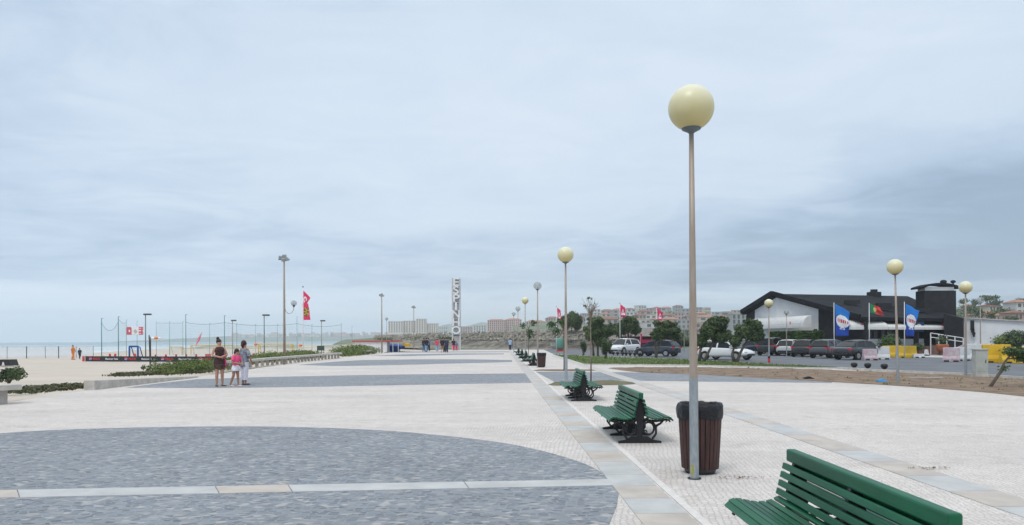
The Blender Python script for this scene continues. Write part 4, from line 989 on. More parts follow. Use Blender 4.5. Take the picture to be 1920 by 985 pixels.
# ------------------------------------------------------------------ cars
m_tyre = mat('tyre_rubber', (.015, .015, .016), .85); m_rim = mat('wheel_rim_metal', (.38, .39, .40), .35, metal=.6); m_rlight = mat('red_tail_light', (.5, .012, .015), .25, spec=.7)
m_hlight = mat('clear_head_light', (.6, .62, .64), .15, spec=.8); m_plate = mat('number_plate_white', (.7, .7, .68), .5)
m_trim = mat('black_trim', (.018, .018, .02), .6)
def paint(name, c): 
    m = mat(name, c, .25, spec=.6); m.node_tree.nodes['Principled BSDF'].inputs['Coat Weight'].default_value = .6; return m
def loft_sections(mb, secs):
    n = len(secs[0]); vs = [p for s in secs for p in s]
    mb.add(vs, [(i*n+k, i*n+(k+1) % n, (i+1)*n+(k+1) % n, (i+1)*n+k) for i in range(len(secs)-1) for k in range(n)]+[tuple(range(n)), tuple(range(len(vs)-1, len(vs)-n-1, -1))])
CARP = {
 # length, width, body stations (x, bottom, top, halfwidth factor), cabin stations (x, belt z, roof z)
 'hatch': (4.1, 1.74, [(-2.05, .42, .70, .80), (-1.98, .30, .95, .93), (-1.6, .24, .99, 1), (-.6, .22, .97, 1), (.7, .22, .93, 1), (1.2, .24, .88, .99), (1.75, .26, .76, .93), (2.0, .32, .62, .82), (2.05, .40, .52, .74)],
           [(-1.95, .95, .97), (-1.62, .97, 1.38), (-1.1, .97, 1.46), (-.1, .96, 1.48), (.45, .94, 1.40), (1.28, .88, .92)], (-1.28, 1.28), .31),
 'suv': (4.35, 1.82, [(-2.17, .45, .80, .84), (-2.1, .34, 1.05, .95), (-1.7, .28, 1.08, 1), (-.6, .27, 1.06, 1), (.7, .27, 1.03, 1), (1.2, .28, 1.0, .99), (1.85, .30, .90, .95), (2.12, .38, .74, .86), (2.17, .45, .62, .8)],
           [(-2.08, 1.04, 1.07), (-1.88, 1.06, 1.55), (-1.3, 1.06, 1.64), (0, 1.05, 1.66), (.45, 1.03, 1.58), (1.2, .98, 1.02)], (-1.34, 1.36), .35),
 'sedan': (4.4, 1.75, [(-2.2, .42, .72, .82), (-2.12, .30, .93, .94), (-1.6, .24, .98, 1), (-.6, .22, .95, 1), (.7, .22, .92, 1), (1.3, .24, .87, .99), (1.9, .26, .76, .93), (2.15, .32, .62, .82), (2.2, .4, .52, .76)],
           [(-1.75, .95, .99), (-1.15, .96, 1.35), (-.6, .96, 1.43), (.0, .95, 1.44), (.45, .93, 1.37), (1.3, .87, .90)], (-1.34, 1.36), .31),
 'coupe': (4.0, 1.75, [(-2.0, .42, .70, .82), (-1.92, .30, .86, .93), (-1.5, .24, .93, 1), (-.6, .22, .92, 1), (.6, .20, .88, 1), (1.2, .22, .82, .99), (1.7, .24, .72, .93), (1.95, .30, .58, .82), (2.0, .38, .50, .76)],
           [(-1.55, .90, .93), (-.95, .92, 1.25), (-.5, .92, 1.31), (.0, .91, 1.31), (.35, .90, 1.24), (1.1, .83, .86)], (-1.22, 1.28), .32)}
def make_car(kind, pm, px, base_y, rz, label, Y=None, z=0):
    L, Wd, body, cab, wx, wr = CARP[kind]; hw = Wd/2
    p = G(px, base_y); t = thing('parked_car', label, 'car', (p.x, p.y, z+.004), rz, 'cars parked by the road')
    mb = MB(); mb.smooth = True; secs = []
    for x, zb, zt, f in body:
        w = hw*f; secs.append([(x, -w*.90, zb), (x, -w*.985, zb+.10), (x, -w, zb+(zt-zb)*.5), (x, -w*.96, zt-.10), (x, -w*.86, zt-.01), (x, -w*.4, zt+.015), (x, w*.4, zt+.015), (x, w*.86, zt-.01), (x, w*.96, zt-.10), (x, w, zb+(zt-zb)*.5), (x, w*.985, zb+.10), (x, w*.90, zb)])
    loft_sections(mb, secs); bd = mb.build('body', pm, t); s_ = bd.modifiers.new('sub', 'SUBSURF'); s_.levels = 1; s_.render_levels = 1
    # glass house
    def cw(z0, zr, z): return hw*(.86-.20*((z-z0)/max(.001, 1.5-z0)))
    mb = MB(); secs = []
    for x, z0, zr in cab:
        w0 = hw*.875; w1 = hw*.875-.42*(zr-z0); secs.append([(x, -w0, z0-.05), (x, -w1, zr-.03), (x, -w1*.85, zr), (x, w1*.85, zr), (x, w1, zr-.03), (x, w0, z0-.05)])
    loft_sections(mb, secs); gl = mb.build('windows', m_glass, t)
    # roof panel, in body colour, and pillars
    mb = MB(); mb.smooth = True; e = .012; vs = []
    rs = [c for c in cab[1:-1]]
    for x, z0, zr in rs:
        w1 = (hw*.875-.42*(zr-z0))+.012; vs += [(x, -w1-.035, zr-.12), (x, -w1*.90, zr+e), (x, 0, zr+e+.03), (x, w1*.90, zr+e), (x, w1+.035, zr-.12)]
    mb.add(vs, [(i*5+k, i*5+k+1, (i+1)*5+k+1, (i+1)*5+k) for i in range(len(rs)-1) for k in range(4)]); r = mb.build('roof', pm, t); r.modifiers.new('t', 'SOLIDIFY').thickness = .02
    def cabpt(x, s, q):
        for (xa, a0, ar), (xb, b0, br) in zip(cab[:-1], cab[1:]):
            if xa <= x <= xb:
                u = (x-xa)/(xb-xa); z0 = a0+(b0-a0)*u; zr = ar+(br-ar)*u; break
        w = hw*.875-.42*(zr-z0)*q; return Vector((x, s*(w+.006), z0-.04+(zr-z0+.02)*q))
    for s in (-1, 1):
        mb = MB()
        for xa, xb in ((cab[1][0]-.28, cab[1][0]+.05), (-.32, -.30), (cab[-1][0]-.12, cab[-2][0])):
            mb = MB(); mb.bar(cabpt(max(xa, cab[0][0]+.02), s, 0), cabpt(xb, s, .96), .025, .11, (1, 0, 0)); mb.build('pillar', pm, t)
    for wxx in wx:
        for s in (-1, 1):
            mb = MB(); mb.prism([(wxx+(wr+.06)*cos(a), wr+(wr+.06)*sin(a)) for a in [k*pi/8-.35 for k in range(12)]], s*(hw-.02), s*(hw+.008), 'y'); mb.build('wheel_arch', m_trim, t)
            wh = bpy.data.objects.new('wheel', None); COL.objects.link(wh); wh.parent = t; wh.location = (wxx, s*(hw-.08), wr)
            mb = MB(); mb.smooth = False; mb.prism([(wr*cos(k*pi/12), wr*sin(k*pi/12)) for k in range(24)], -.10, .10, 'y'); mb.build('tyre', m_tyre, wh)
            mb = MB(); 
            mb.prism([(wr*.62*cos(k*pi/10), wr*.62*sin(k*pi/10)) for k in range(20)], -.108, .108, 'y'); mb.build('rim', m_rim, wh)
    for s in (-1, 1):
        x, zb, zt, f = body[1]; mb = MB(); mb.smooth = False; mb.box((x+.06, s*hw*f*.80, zt-.16), (.16, hw*.36, .20)); mb.build('tail_light', m_rlight, t, bevel=.03)
        x, zb, zt, f = body[-2]; mb = MB(); mb.box((x-.10, s*hw*f*.80, zt-.04), (.22, hw*.32, .13)); mb.build('headlight', m_hlight, t, bevel=.03)
        mb = MB(); mb.box((cab[-1][0]-.38, s*(hw+.06), cab[-1][1]+.08), (.14, .18, .12)); mb.build('wing_mirror', pm, t, bevel=.03)
    mb = MB(); mb.box((body[1][0]-.03, 0, .62), (.05, .52, .12)); mb.build('number_plate', m_plate, t)
    mb = MB(); mb.box((body[0][0]+.06, 0, .42), (.14, Wd*.72, .16)); mb.build('rear_bumper', m_trim, t, bevel=.03)
    mb = MB(); mb.box((body[-1][0]-.05, 0, .40), (.14, Wd*.6, .14)); mb.build('grille', m_trim, t, bevel=.03)
    return t
pw = paint('white_car_paint', (.72, .73, .74)); pb = paint('black_car_paint', (.018, .02, .025)); pg = paint('dark_grey_car_paint', (.07, .075, .085)); pn = paint('dark_blue_car_paint', (.02, .03, .05)); ps = paint('silver_car_paint', (.50, .51, .52))
make_car('suv', pw, 1170, 663.5, R(228), 'white high roofed car on the road behind the lawn trees', )
make_car('hatch', pn, 1232, 668.5, R(142), 'dark blue hatchback on the road, left of the nearest lamp pole')
make_car('hatch', pw, 1361, 675, R(-46), 'low white car behind the two big lawn trees', )
make_car('hatch', pn, 1402, 664, R(200), 'dark car half hidden by the rightmost lawn tree')
make_car('suv', pb, 1452, 666.5, R(48), 'black off road car at the left end of the restaurant parking row')
make_car('hatch', ps, 1484, 667, R(52), 'silver hatchback behind the dull grey lamp in the parking row')
make_car('hatch', pb, 1514, 669, R(52), 'black hatchback squeezed between the silver and the dark grey cars')
make_car('hatch', pg, 1557, 671.5, R(40), 'dark grey hatchback showing its side and a large silver wheel rim')
make_car('sedan', pb, 1612, 674.5, R(28), 'black saloon car behind the barrier wrapped in pink tape')
make_car('sedan', pb, 1912, 656.5, R(160), 'dark car at the right edge of the photo beyond the yellow barrier')

# ------------------------------------------------------------------ road barriers, bollards and street things on the right
m_pk = mat('faded_pink_wrap', (.46, .29, .33), .8, col2=(.52, .50, .52), vscale=5); m_pw = mat('white_plastic', (.60, .61, .62), .5, var=.1, vscale=3)
m_rb = mat('red_barrier_plastic', (.50, .05, .05), .5)
def barrier(px, y, L, H, rz, m, label, W_=.5):
    p = G(px, y); t = thing('road_barrier', label, 'barrier', (p.x, p.y, .004), rz, 'plastic road barriers')
    mb = MB(); mb.prism([(-W_/2, .0), (W_/2, .0), (W_/2, H*.22), (W_*.30, H*.42), (W_*.18, H), (-W_*.18, H), (-W_*.30, H*.42), (-W_/2, H*.22)], -L/2, L/2, 'x')
    mb.build('barrier_body', m, t, bevel=.03)
    for s in (-1, 1): mb = MB(); mb.box((s*L*.28, 0, .06), (.3, W_*1.06, .10)); mb.build('forklift_slot', m_trim, t)
    return t
barrier(1672, 670, 1.6, .95, R(8), m_yel, 'left yellow plastic barrier in the row beside the restaurant entrance')
barrier(1699, 671.5, 1.75, .95, R(12), m_yel, 'long yellow plastic barrier touching its left yellow neighbour')
barrier(1609, 675, .55, .75, R(10), m_yel, 'narrow yellow barrier end at the left of the pink wrapped one', .4)
barrier(1631, 676, 1.0, .80, R(0), m_pk, 'barrier wrapped in pink and lilac tape in front of the black saloon')
barrier(1653, 674.5, 1.05, .95, R(-8), m_pw, 'white plastic barrier between the pink wrapped and the yellow ones')
barrier(1722, 671.5, .95, .32, R(10), m_pw, 'low white block lying right of the long yellow barrier', .4)
barrier(1737, 667.5, .5, .55, R(40), m_pw, 'small upright white block by the entrance kerb', .35)
barrier(1784, 679, .95, .95, R(-35), m_pk, 'tilted barrier in faded pink tape left of the tall right lamp', .5)
barrier(1803, 677, 1.1, .95, R(10), m_pw, 'white barrier standing just behind the tall right lamp')
barrier(1827, 676, 1.0, 1.15, R(-8), m_pw, 'taller white barrier directly left of the utility cabinet')
barrier(1868, 680.5, 1.7, 1.15, R(-3), m_yel, 'yellow plastic barrier right of the concrete utility cabinet')
barrier(1903, 681.5, 1.7, 1.0, R(-5), m_yel, 'yellow plastic barrier cut by the right edge behind the leaning tree')
# leaning striped board
t = thing('fallen_board', 'sloping pink and white striped board propped between the barriers', 'board', (0, 0, 0))
mb = MB(); mb.bar(G(1783, 678)+Vector((0, 0, .65)), G(1812, 672)+Vector((0, 0, 1.05)), .05, .22); mb.build('board_panel', m_pk, t)
# utility cabinet
p = G(1837.5, 707.5); t = thing('utility_cabinet', 'pale concrete utility cabinet standing on the soil strip', 'cabinet', (p.x, p.y, 0), R(-6))
m_cab = mat('pale_green_grey_cabinet', (.44, .46, .42), .8, var=.12, vscale=4)
mb = MB(); mb.box((0, 0, .61), (.46, .32, .98)); mb.build('cabinet_body', m_cab, t, bevel=.01)
mb = MB(); mb.box((0, 0, .06), (.52, .38, .12)); mb.build('plinth', m_conc, t)
mb = MB(); mb.box((0, 0, 1.12), (.52, .38, .05)); mb.build('lid', m_cab, t, bevel=.01)
mb = MB(); mb.box((0.0, -.165, .64), (.36, .012, .80)); mb.build('door', m_cab, t)
mb = MB(); mb.box((.13, -.178, .64), (.03, .015, .14)); mb.build('handle', m_dark, t)
# acorn bollards
def bollard(px, y, label, h=.36, m=m_black, grp='small dark round bollards by the right kerb'):
    p = G(px, y); t = thing('bollard', label, 'bollard', (p.x, p.y, .005), 0, grp)
    mb = MB(); mb.smooth = True; mb.lathe([(.06, 0), (.07, .04), (.05, .08)], n=14); mb.build('foot', m, t)
    mb = MB(); mb.smooth = True; mb.lathe([(.05, .08), (.13, .16), (.165, .24), (.15, .32), (.07, .36), (.0, .365)], n=16); mb.build('head', m, t); return t
bollard(1601.5, 693.5, 'leftmost of the three dark acorn shaped bollards'); bollard(1627, 694.5, 'middle one of the three dark acorn shaped bollards'); bollard(1658, 696.5, 'rightmost of the three dark acorn shaped bollards, nearest the leaning lamp')
for i, px in enumerate((1150, 1158, 1167.5, 1174, 1181.5, 1190.5, 1199.5)):
    bollard(px, 666.5+i*.45, ['leftmost', 'second from left', 'third from left', 'middle', 'third from right', 'second from right', 'rightmost'][i]+' of seven little black bollards beside the white car', grp='seven black bollards beside the white car')
m_fblue0 = mat('bag_blue', (.02, .22, .50), .4, bump=.02, bscale=12)
# litter on the soil
t = tag(MB().loft([(0, 0, 0, .16, .12), (.02, 0, .05, .22, .16), (-.03, 0, .11, .15, .10), (.04, 0, .15, .05, .05)], 9).build('plastic_bag', m_fblue0, None, loc=G(1653, 718.5)), 'crumpled blue plastic bag lying on the soil edge', 'plastic bag')
t = tag(MB().box((0, 0, .03), (1.25, .16, .05)).build('plank', m_beige, None, loc=G(1735, 712.5)+Vector((0, 0, .05))), 'pale plank lying on the soil by the leaning lamp', 'plank')
t = tag(MB().prism([(-.16, 0), (.1, 0), (.22, .05), (.02, .13), (-.14, .09)], -.08, .08).build('rubbish_scrap', m_black, None, loc=G(1515, 712.5)+Vector((0, 0, .01))), 'small black scrap of rubbish on the soil edge', 'rubbish')
# leaves on the paving
rnd = random.Random(11)
for (px, y, L_), lb in zip(((1383, 898, .16), (1748, 880, .2)), ('small scatter of dry brown leaves beside the litter bin', 'scatter of dry brown leaves by the right granite strip')):
    mb = MB(); c = G(px, y)
    for _ in range(34):
        p = Vector((rnd.gauss(0, L_*.7), rnd.gauss(0, .035), .012+.01*rnd.random())); a = rnd.random()*6; s = .022
        mb.add([p+Vector((s*cos(a), s*sin(a), .004)), p+Vector((-s*.4*sin(a), s*.4*cos(a), 0)), p-Vector((s*cos(a), s*sin(a), -.006)), p+Vector((s*.4*sin(a), -s*.4*cos(a), 0))], [(0, 1, 2, 3)])
    tag(mb.build('dry_leaves', mat('dry_leaf', (.13, .075, .045), .9), loc=c, fixn=False), lb, 'leaves', kind='stuff')

# ------------------------------------------------------------------ trees on the lawn
def lawn_tree(px, base_y, crown, trunks, label, n=5200, seed=1, m=m_leaf, size=.17, z0=0.0):
    """crown: list of lobes in photo pixels (cx, cy, rx, ry); trunks: list of pixel polylines"""
    rnd = random.Random(seed); p = G(px, base_y, z0); Y = p.y; t = thing('tree', label, 'tree', p, 0, 'wind shaped trees around the lawn')
    bl = []
    for cx, cy, rx, ry in crown:
        q = D(cx, cy, Y)-p; r = rx*Y/FPX; rv = ry*Y/FPX; rx_ = 0; r *= 1.13; rv *= 1.13; n = int(n*1.12); bl.append((q.x, rnd.uniform(-.25, .25)*r, q.z, r*.76, r*.7, rv*.76))
        for _ in range(9):
            a = rnd.random()*6.28; e = rnd.uniform(-.5, 1.3); k_ = rnd.uniform(.22, .38); bl.append((q.x+r*.72*cos(a), r*.6*sin(a), q.z+rv*.70*sin(e), r*k_, r*k_, rv*k_))
    mb = MB(); leaves(mb, bl, int(n*1.8), size*.74, rnd, .42); mb.build('crown', m, t, fixn=False)
    mb = MB(); mb.smooth = True
    for tr in trunks:
        pts = [D(x, y, Y)-p for x, y in tr]; k = len(pts)
        pts = [(q.x, .12*noise.noise(Vector((q.x*3, q.z*2, seed))), max(q.z, 0)) for q in pts]
        mb.tube(pts, [.12-.085*i/(k-1) for i in range(k)], 8)
        e = Vector(pts[-1])
        for _ in range(4):
            b = rnd.choice(bl); mb.tube([pts[-2], (e+Vector(b[:3]))/2, b[:3]], [.04, .025, .01], 5)
    mb.build('trunk', m_bark, t); return t
lawn_tree(1069, 655, [(1072, 600, 17, 15), (1082, 610, 10, 12), (1060, 612, 9, 10)], [[(1069, 655), (1071, 640), (1072, 618), (1073, 604)]], 'tall stemmed tree with a round crown just right of the second globe lamp', 5200, 1, size=.26)
lawn_tree(1120, 668.5, [(1117, 606, 14, 13), (1108, 628, 13, 14), (1134, 622, 16, 16), (1125, 640, 12, 12)], [[(1121, 668.5), (1121, 650), (1118, 630), (1117, 612)], [(1113, 667), (1112, 650), (1109, 635)]], 'dense irregular tree right behind the bare staked sapling', 5200, 2, size=.22)
lawn_tree(1135, 673, [(1138, 650, 9, 11), (1134, 660, 6, 8)], [[(1135, 673), (1137, 660), (1139, 648)]], 'small narrow young tree in front of the dense irregular one', 900, 3, size=.17)
lawn_tree(1094, 667, [(1094, 648, 5.5, 10), (1095, 656, 5, 7)], [[(1094, 667), (1094, 655), (1094, 645)]], 'thin upright shrubby tree left of the bare sapling foot', 600, 31, size=.16)
lawn_tree(1175, 662, [(1176, 610, 20, 16), (1160, 620, 13, 13), (1192, 618, 11, 13)], [[(1166, 662), (1166, 645), (1171, 625)], [(1180, 662), (1180, 640), (1179, 620)]], 'broad domed tree growing over the white high roofed car', 5600, 4, size=.24)
lawn_tree(1230, 671, [(1249, 617, 21, 15), (1233, 628, 13, 12), (1264, 628, 12, 12)], [[(1230, 671), (1233, 655), (1243, 635), (1248, 620)], [(1231, 670), (1227, 652), (1233, 632)]], 'domed tree in front of the dark blue hatchback', 6000, 5, size=.22)
lawn_tree(1318, 678.5, [(1346, 610, 19, 17), (1325, 622, 15, 16), (1352, 632, 16, 13), (1316, 640, 12, 14)], [[(1311, 678), (1313, 660), (1318, 640), (1325, 620)], [(1320, 677), (1328, 662), (1336, 645), (1345, 618)]], 'large double trunked tree immediately right of the nearest lamp pole', 6500, 6, size=.2)
lawn_tree(1378, 680, [(1412, 612, 18, 13), (1392, 622, 16, 14), (1415, 630, 17, 12), (1378, 640, 12, 12)], [[(1377, 680), (1373, 664), (1378, 645), (1390, 625)], [(1381, 680), (1388, 662), (1400, 640), (1410, 615)]], 'spreading dark tree left of the painted foot lamp', 6200, 7, size=.2)
lawn_tree(1212, 652, [(1212, 635, 9, 8)], [[(1212, 652), (1212, 642), (1212, 636)]], 'grey green round bush beyond the road by the red kiosk', 700, 8, m_leaf4, .25)
lawn_tree(1278, 652, [(1277, 632, 6, 9), (1288, 640, 6, 6)], [[(1278, 652), (1278, 640), (1277, 630)]], 'small slim tree beyond the road left of the nearest lamp pole', 600, 9, m_leaf4, .25)
lawn_tree(1357, 660, [(1368, 640, 8, 12)], [[(1362, 660), (1366, 648), (1368, 638)]], 'low leafy shrub between the two big lawn trees', 700, 10, m_leaf2, .2)
# round bush & planting by the restaurant
tuft(1668, 66, 1.9, 2.2, 'round clipped dark bush beside the first blue flag', 2600, m_hedge, .17, .0, seed=12, z0=0, lobes=[(0, 0, .95, 1.05, 1.0, .95)], name='bush')
tuft(1905, 62, 1.9, 1.9, 'round dark bush against the white annex at the right edge', 2200, m_leaf, .17, .0, seed=13, z0=0, lobes=[(0, 0, 1.5, 1.0, .9, .75)], name='bush')
tuft(1886, 62.5, 1.7, 2.2, 'light green shrub before the white annex', 1900, m_leaf2, .17, .0, seed=14, z0=0, lobes=[(-.2, 0, 1.3, .9, .8, .6), (.5, 0, .9, .9, .8, .6)], name='bush')
m_flr = leafmat('red_flower_leaf', (.30, .04, .07), (.06, .08, .04), 3)
tuft(1856, 63, 1.0, 3.0, 'low bed of reddish flowers along the white annex', 2200, m_flr, .14, .0, seed=15, z0=0, lobes=[(-1.2, 0, .6, 1.1, .6, .45), (1.2, 0, .6, 1.3, .6, .5)], name='flower_bush')
tuft(1600, 71, .9, 3.0, 'yellow flowered bush behind the parked cars', 900, leafmat('yellow_flower_leaf', (.42, .40, .03), (.12, .16, .03), 3), .14, .0, seed=16, z0=.2, lobes=[(0, 0, .9, 1.7, .5, .4)], name='flower_bush')
tuft(1722, 69, 1.0, 1.5, 'small dark potted greenery under the second blue flag', 500, m_leaf, .14, .0, seed=17, z0=.2, lobes=[(0, 0, .5, .7, .4, .4)], name='bush')
# leaning dwarf tree on the soil strip at the right edge
p = G(1856, 727); t = thing('tree', 'stunted wind bent little tree leaning right on the soil strip', 'tree', p); Y = p.y
def loc(px, py, dy=0): q = D(px, py, Y)-p; return (q.x, dy, q.z)
rnd = random.Random(21)
bl = [(*loc(1905, 658), .42, .4, .16), (*loc(1925, 664), .5, .45, .2), (*loc(1950, 668), .5, .45, .22), (*loc(1918, 672), .3, .3, .12), (*loc(1880, 692), .16, .14, .09), (*loc(1888, 686), .12, .1, .07), (*loc(1896, 662), .14, .12, .1)]
mb = MB(); leaves(mb, bl, 2600, .085, rnd, .5); mb.build('crown', m_leaf4, t, fixn=False)
mb = MB(); mb.smooth = True; mb.tube([loc(1855, 728), loc(1866, 712), loc(1877, 696), loc(1883, 680), loc(1893, 668), loc(1908, 660)], [.055, .05, .045, .035, .028, .012], 8)
mb.tube([loc(1872, 705), loc(1882, 694), loc(1890, 686)], [.025, .016, .006], 6); mb.tube([loc(1889, 673), loc(1910, 672), loc(1940, 670)], [.03, .02, .01], 6); mb.build('trunk', m_bark, t)
# bare staked saplings in the planters
def sapling(px, base_y, top_y, label, seed, leaf=0, y_split=None, m=m_bark2, twigs=26, spread=.32, rb=.028, sprigs=()):
    rnd = random.Random(seed); p = G(px, base_y); Y = p.y; h = D(px, top_y, Y).z; t = thing('sapling', label, 'tree', p, 0, 'thin saplings along the promenade')
    zs = h*.66; mb = MB(); mb.smooth = True; mb.tube([(0, 0, 0), (.01, 0, zs*.5), (-.01, 0, zs), (.0, 0, h*.8)], [rb, rb*.85, rb*.6, rb*.25], 8); mb.build('trunk', m, t)
    mb = MB(); tips = []
    for k in range(twigs):
        z = zs+(h*.84-zs)*rnd.random(); a = rnd.random()*6.28; r = spread*(.4+.6*rnd.random()); q = Vector((r*cos(a), r*sin(a), z+(h-z)*(.5+.5*rnd.random())))
        mid = Vector((0, 0, z)).lerp(q, .5)+Vector((rnd.gauss(0, .03), rnd.gauss(0, .03), .05)); mb.tube([(0, 0, z), mid, q], [.010, .007, .003], 4); tips.append(q)
        q2 = mid+Vector((rnd.gauss(0, .13), rnd.gauss(0, .13), .15*rnd.random())); mb.tube([mid, q2], [.006, .003], 4)
    for (sx, sy) in sprigs:
        q = D(sx, sy, Y)-p; q.y = 0; mb.tube([(0, 0, max(.3, q.z-.5)), (q.x*.6, 0, q.z-.12), q], [.012, .009, .004], 4)
    mb.build('twigs', m_bark2, t)
    lv = MB(); bl = [(q.x, q.y, q.z, .06, .06, .06) for q in tips[:6]]
    for (sx, sy) in sprigs: q = D(sx, sy, Y)-p; bl.append((q.x, 0, q.z, .22*Y/35, .16, .16*Y/35)); bl.append((q.x+.1, 0, q.z+.05, .14, .12, .12))
    leaves(lv, bl, leaf, .10 if not sprigs else .15, rnd, .5); lv.build('leaves', m_leaf4, t, fixn=False); return t
sapling(1108, 719.5, 556, 'bare sapling with a spiky twig head in the planter behind the third bench', 41, 24)
sapling(1057.5, 695, 590, 'dark slim sapling directly left of the second globe lamp pole', 42, 260, m=m_bark, twigs=6, sprigs=((1033, 609), (1044, 622), (1052, 603)))
sapling(991, 672, 600, 'slim leafy sapling beside the yellow globe lamp at the far benches', 43, 420, m=m_bark, twigs=6, sprigs=((1001, 606), (994, 622), (981, 611), (993, 630)))

# ------------------------------------------------------------------ flags
def cloth(pts, th, name, mats, parent, nu=14, nv=20, wave=.12, matf=None, seed=0):
    "pts: outline corners bl, br, tr, tl (3D); wavy cloth grid with thickness"
    bl, br, tr, tl = map(Vector, pts); n = (br-bl).cross(tl-bl).normalized(); mb = MB(); mb.smooth = True; vs = []
    for j in range(nv+1):
        for i in range(nu+1):
            u, v = i/nu, j/nv; p = bl.lerp(br, u).lerp(tl.lerp(tr, u), v)
            p = p+n*wave*u*(sin(u*7+v*4+seed)+.5*sin(v*11+u*3+seed*2)); vs.append(p)
    fs = []
    for j in range(nv):
        for i in range(nu):
            mb.cur = matf((i+.5)/nu, (j+.5)/nv) if matf else 0
            a = j*(nu+1)+i; mb.f.append([a, a+1, a+nu+2, a+nu+1]); mb.mi.append(mb.cur); mb.sm.append(True)
    mb.v = [tuple(v) for v in vs]; o = mb.build(name, mats, parent); s_ = o.modifiers.new('t', 'SOLIDIFY'); s_.thickness = th; return o
def flagpole(px, Y, top_y, label, r=.04, base_z=0.0, m=m_white):
    p = Vector((D(px, 640, Y).x, Y, base_z)); t = thing('flag_pole', label, 'flag', p); h = D(px, top_y, Y).z-base_z
    mb = MB(); mb.smooth = True; mb.tube([(0, 0, 0), (0, 0, h)], [r, r*.6], 8); mb.build('pole', m, t); mb = MB(); mb.ball((0, 0, h), r*1.3, 8, 6); mb.build('pole_cap', m_dark, t); return t, p
def flag(px, Y, top_y, corners, label, mats, matf, r=.04, base_z=0.0, wave=.12, nu=16, nv=24, seed=0, pm=m_white):
    t, p = flagpole(px, Y, top_y, label, r, base_z, pm); q = [D(x, y, Y)-p for x, y in corners]; q = [Vector((a.x, 0, a.z)) for a in q]
    c = cloth(q, .012, 'flag_cloth', mats, t, nu, nv, wave, matf, seed); return t, c
m_fred = mat('flag_red', (.72, .045, .14), .8); m_fblue = mat('flag_bright_blue', (.02, .20, .62), .8); m_fdb = mat('flag_deep_blue', (.01, .06, .36), .8)
m_fgreen = mat('flag_green', (.01, .22, .09), .8); m_pr = mat('flag_portugal_red', (.68, .06, .05), .8); m_fy = mat('flag_yellow', (.75, .60, .08), .8)
def bluef(u, v):
    du, dv_ = (u-.52)/.47, (v-.52)/.22
    if du*du+dv_*dv_ < 1:
        if abs(v-.535) < .065 and abs(u-.52) < .40: return 3 if int(u*24) % 3 else 2
        return 2
    if .24 < v < .30 and .25 < u < .78: return 2 if int(u*22) % 2 else 1
    return 0 if v > .62+.1*sin(u*6) else 1
flag(1564, 57, 566.5, [(1567, 631), (1590, 630), (1594, 586), (1566, 570)], 'left big blue flag with a red and white oval emblem before the restaurant', [m_fblue, m_fdb, m_wcloth, m_redp], bluef, wave=.10, nu=30, nv=34)
flag(1696, 56, 565, [(1699, 631), (1712, 631), (1724, 583), (1698, 570)], 'right big blue flag with a red and white emblem near the restaurant entrance', [m_fblue, m_fdb, m_wcloth, m_redp], bluef, wave=.12, nu=30, nv=34, seed=2)
def ptf(u, v):
    du, dv_ = (u-.40)/.13, (v-.5)/.24; r = du*du+dv_*dv_
    if r < .25: return 3 if r > .08 else 1
    if r < 1: return 2
    return 0 if u < .40 else 1
flag(1630, 58, 567, [(1632, 587), (1656, 592), (1651, 577), (1632, 570)], 'green and red national flag with yellow emblem on a white pole', [m_fgreen, m_pr, m_fy, m_wcloth], ptf, wave=.10, nu=30, nv=20)
def deltaf(u, v):
    "white slanted triangle ring with red heart"
    x, y = u, v
    def tri(x, y, c, s): return y > c[1]-s and (y-c[1])/s < 1 - abs((x-c[0])/s*1.6)
    if tri(x, (y-.5)*1.1+.5, (.5, .45), .30): return 0 if tri(x, (y-.5)*1.1+.5, (.5, .43), .13) else 1
    return 0
flag(1043.5, 88, 575, [(1046, 602), (1053, 600), (1051, 582), (1044.5, 577)], 'leftmost small red flag with a white triangle mark above the trees', [m_fred, m_wcloth], deltaf, wave=.10, seed=1, nu=20, nv=24)
flag(1162.5, 80, 569, [(1163.5, 595), (1173.5, 594), (1172, 577), (1163, 570.5)], 'middle red flag with a white triangle mark over the domed tree', [m_fred, m_wcloth], deltaf, wave=.10, seed=2, nu=20, nv=24)
flag(1231.5, 80, 576, [(1234, 602), (1242, 600), (1242.5, 587), (1232, 577)], 'right red flag with a white triangle mark beside the dull globe lamp', [m_fred, m_wcloth], deltaf, wave=.10, seed=3, nu=20, nv=24)
for px, lb in ((1176, 'left short red banner post at the red kiosk'), (1200.5, 'right short red banner post at the red kiosk')):
    flag(px, 84, 625, [(px+.3, 640), (px+3.5, 640), (px+3.5, 626), (px+.3, 626)], lb, [m_fred], None, wave=.02)
# red kiosk with thatched roof
q = D(1212, 640, 98); t = thing('beach_kiosk', 'dark red kiosk with a wide grey thatched roof behind the trees', 'kiosk', (q.x, q.y, 0))
mb = MB(); mb.box((0, 0, 1.0), (7.0, 4, 2.0)); mb.build('wall', mat('dark_red_boards', (.10, .02, .02), .8, var=.3), t)
mb = MB(); mb.add([(-4.3, -2.8, 1.95), (4.3, -2.8, 1.95), (4.3, 2.8, 1.95), (-4.3, 2.8, 1.95), (-2.8, 0, 3.1), (2.8, 0, 3.1)], [(0, 1, 5, 4), (1, 2, 5), (2, 3, 4, 5), (3, 0, 4), (3, 2, 1, 0)]); mb.build('roof', mat('grey_thatch', (.22, .20, .185), .95, var=.3, vscale=3), t)
mb = MB(); mb.box((-.8, -2.06, 1.3), (2.4, .08, .45)); mb.build('signboard', m_fred, t)
mb = MB(); mb.box((1.8, -2.04, 1.0), (1.6, .06, 1.0)); mb.build('serving_hatch', m_black, t)
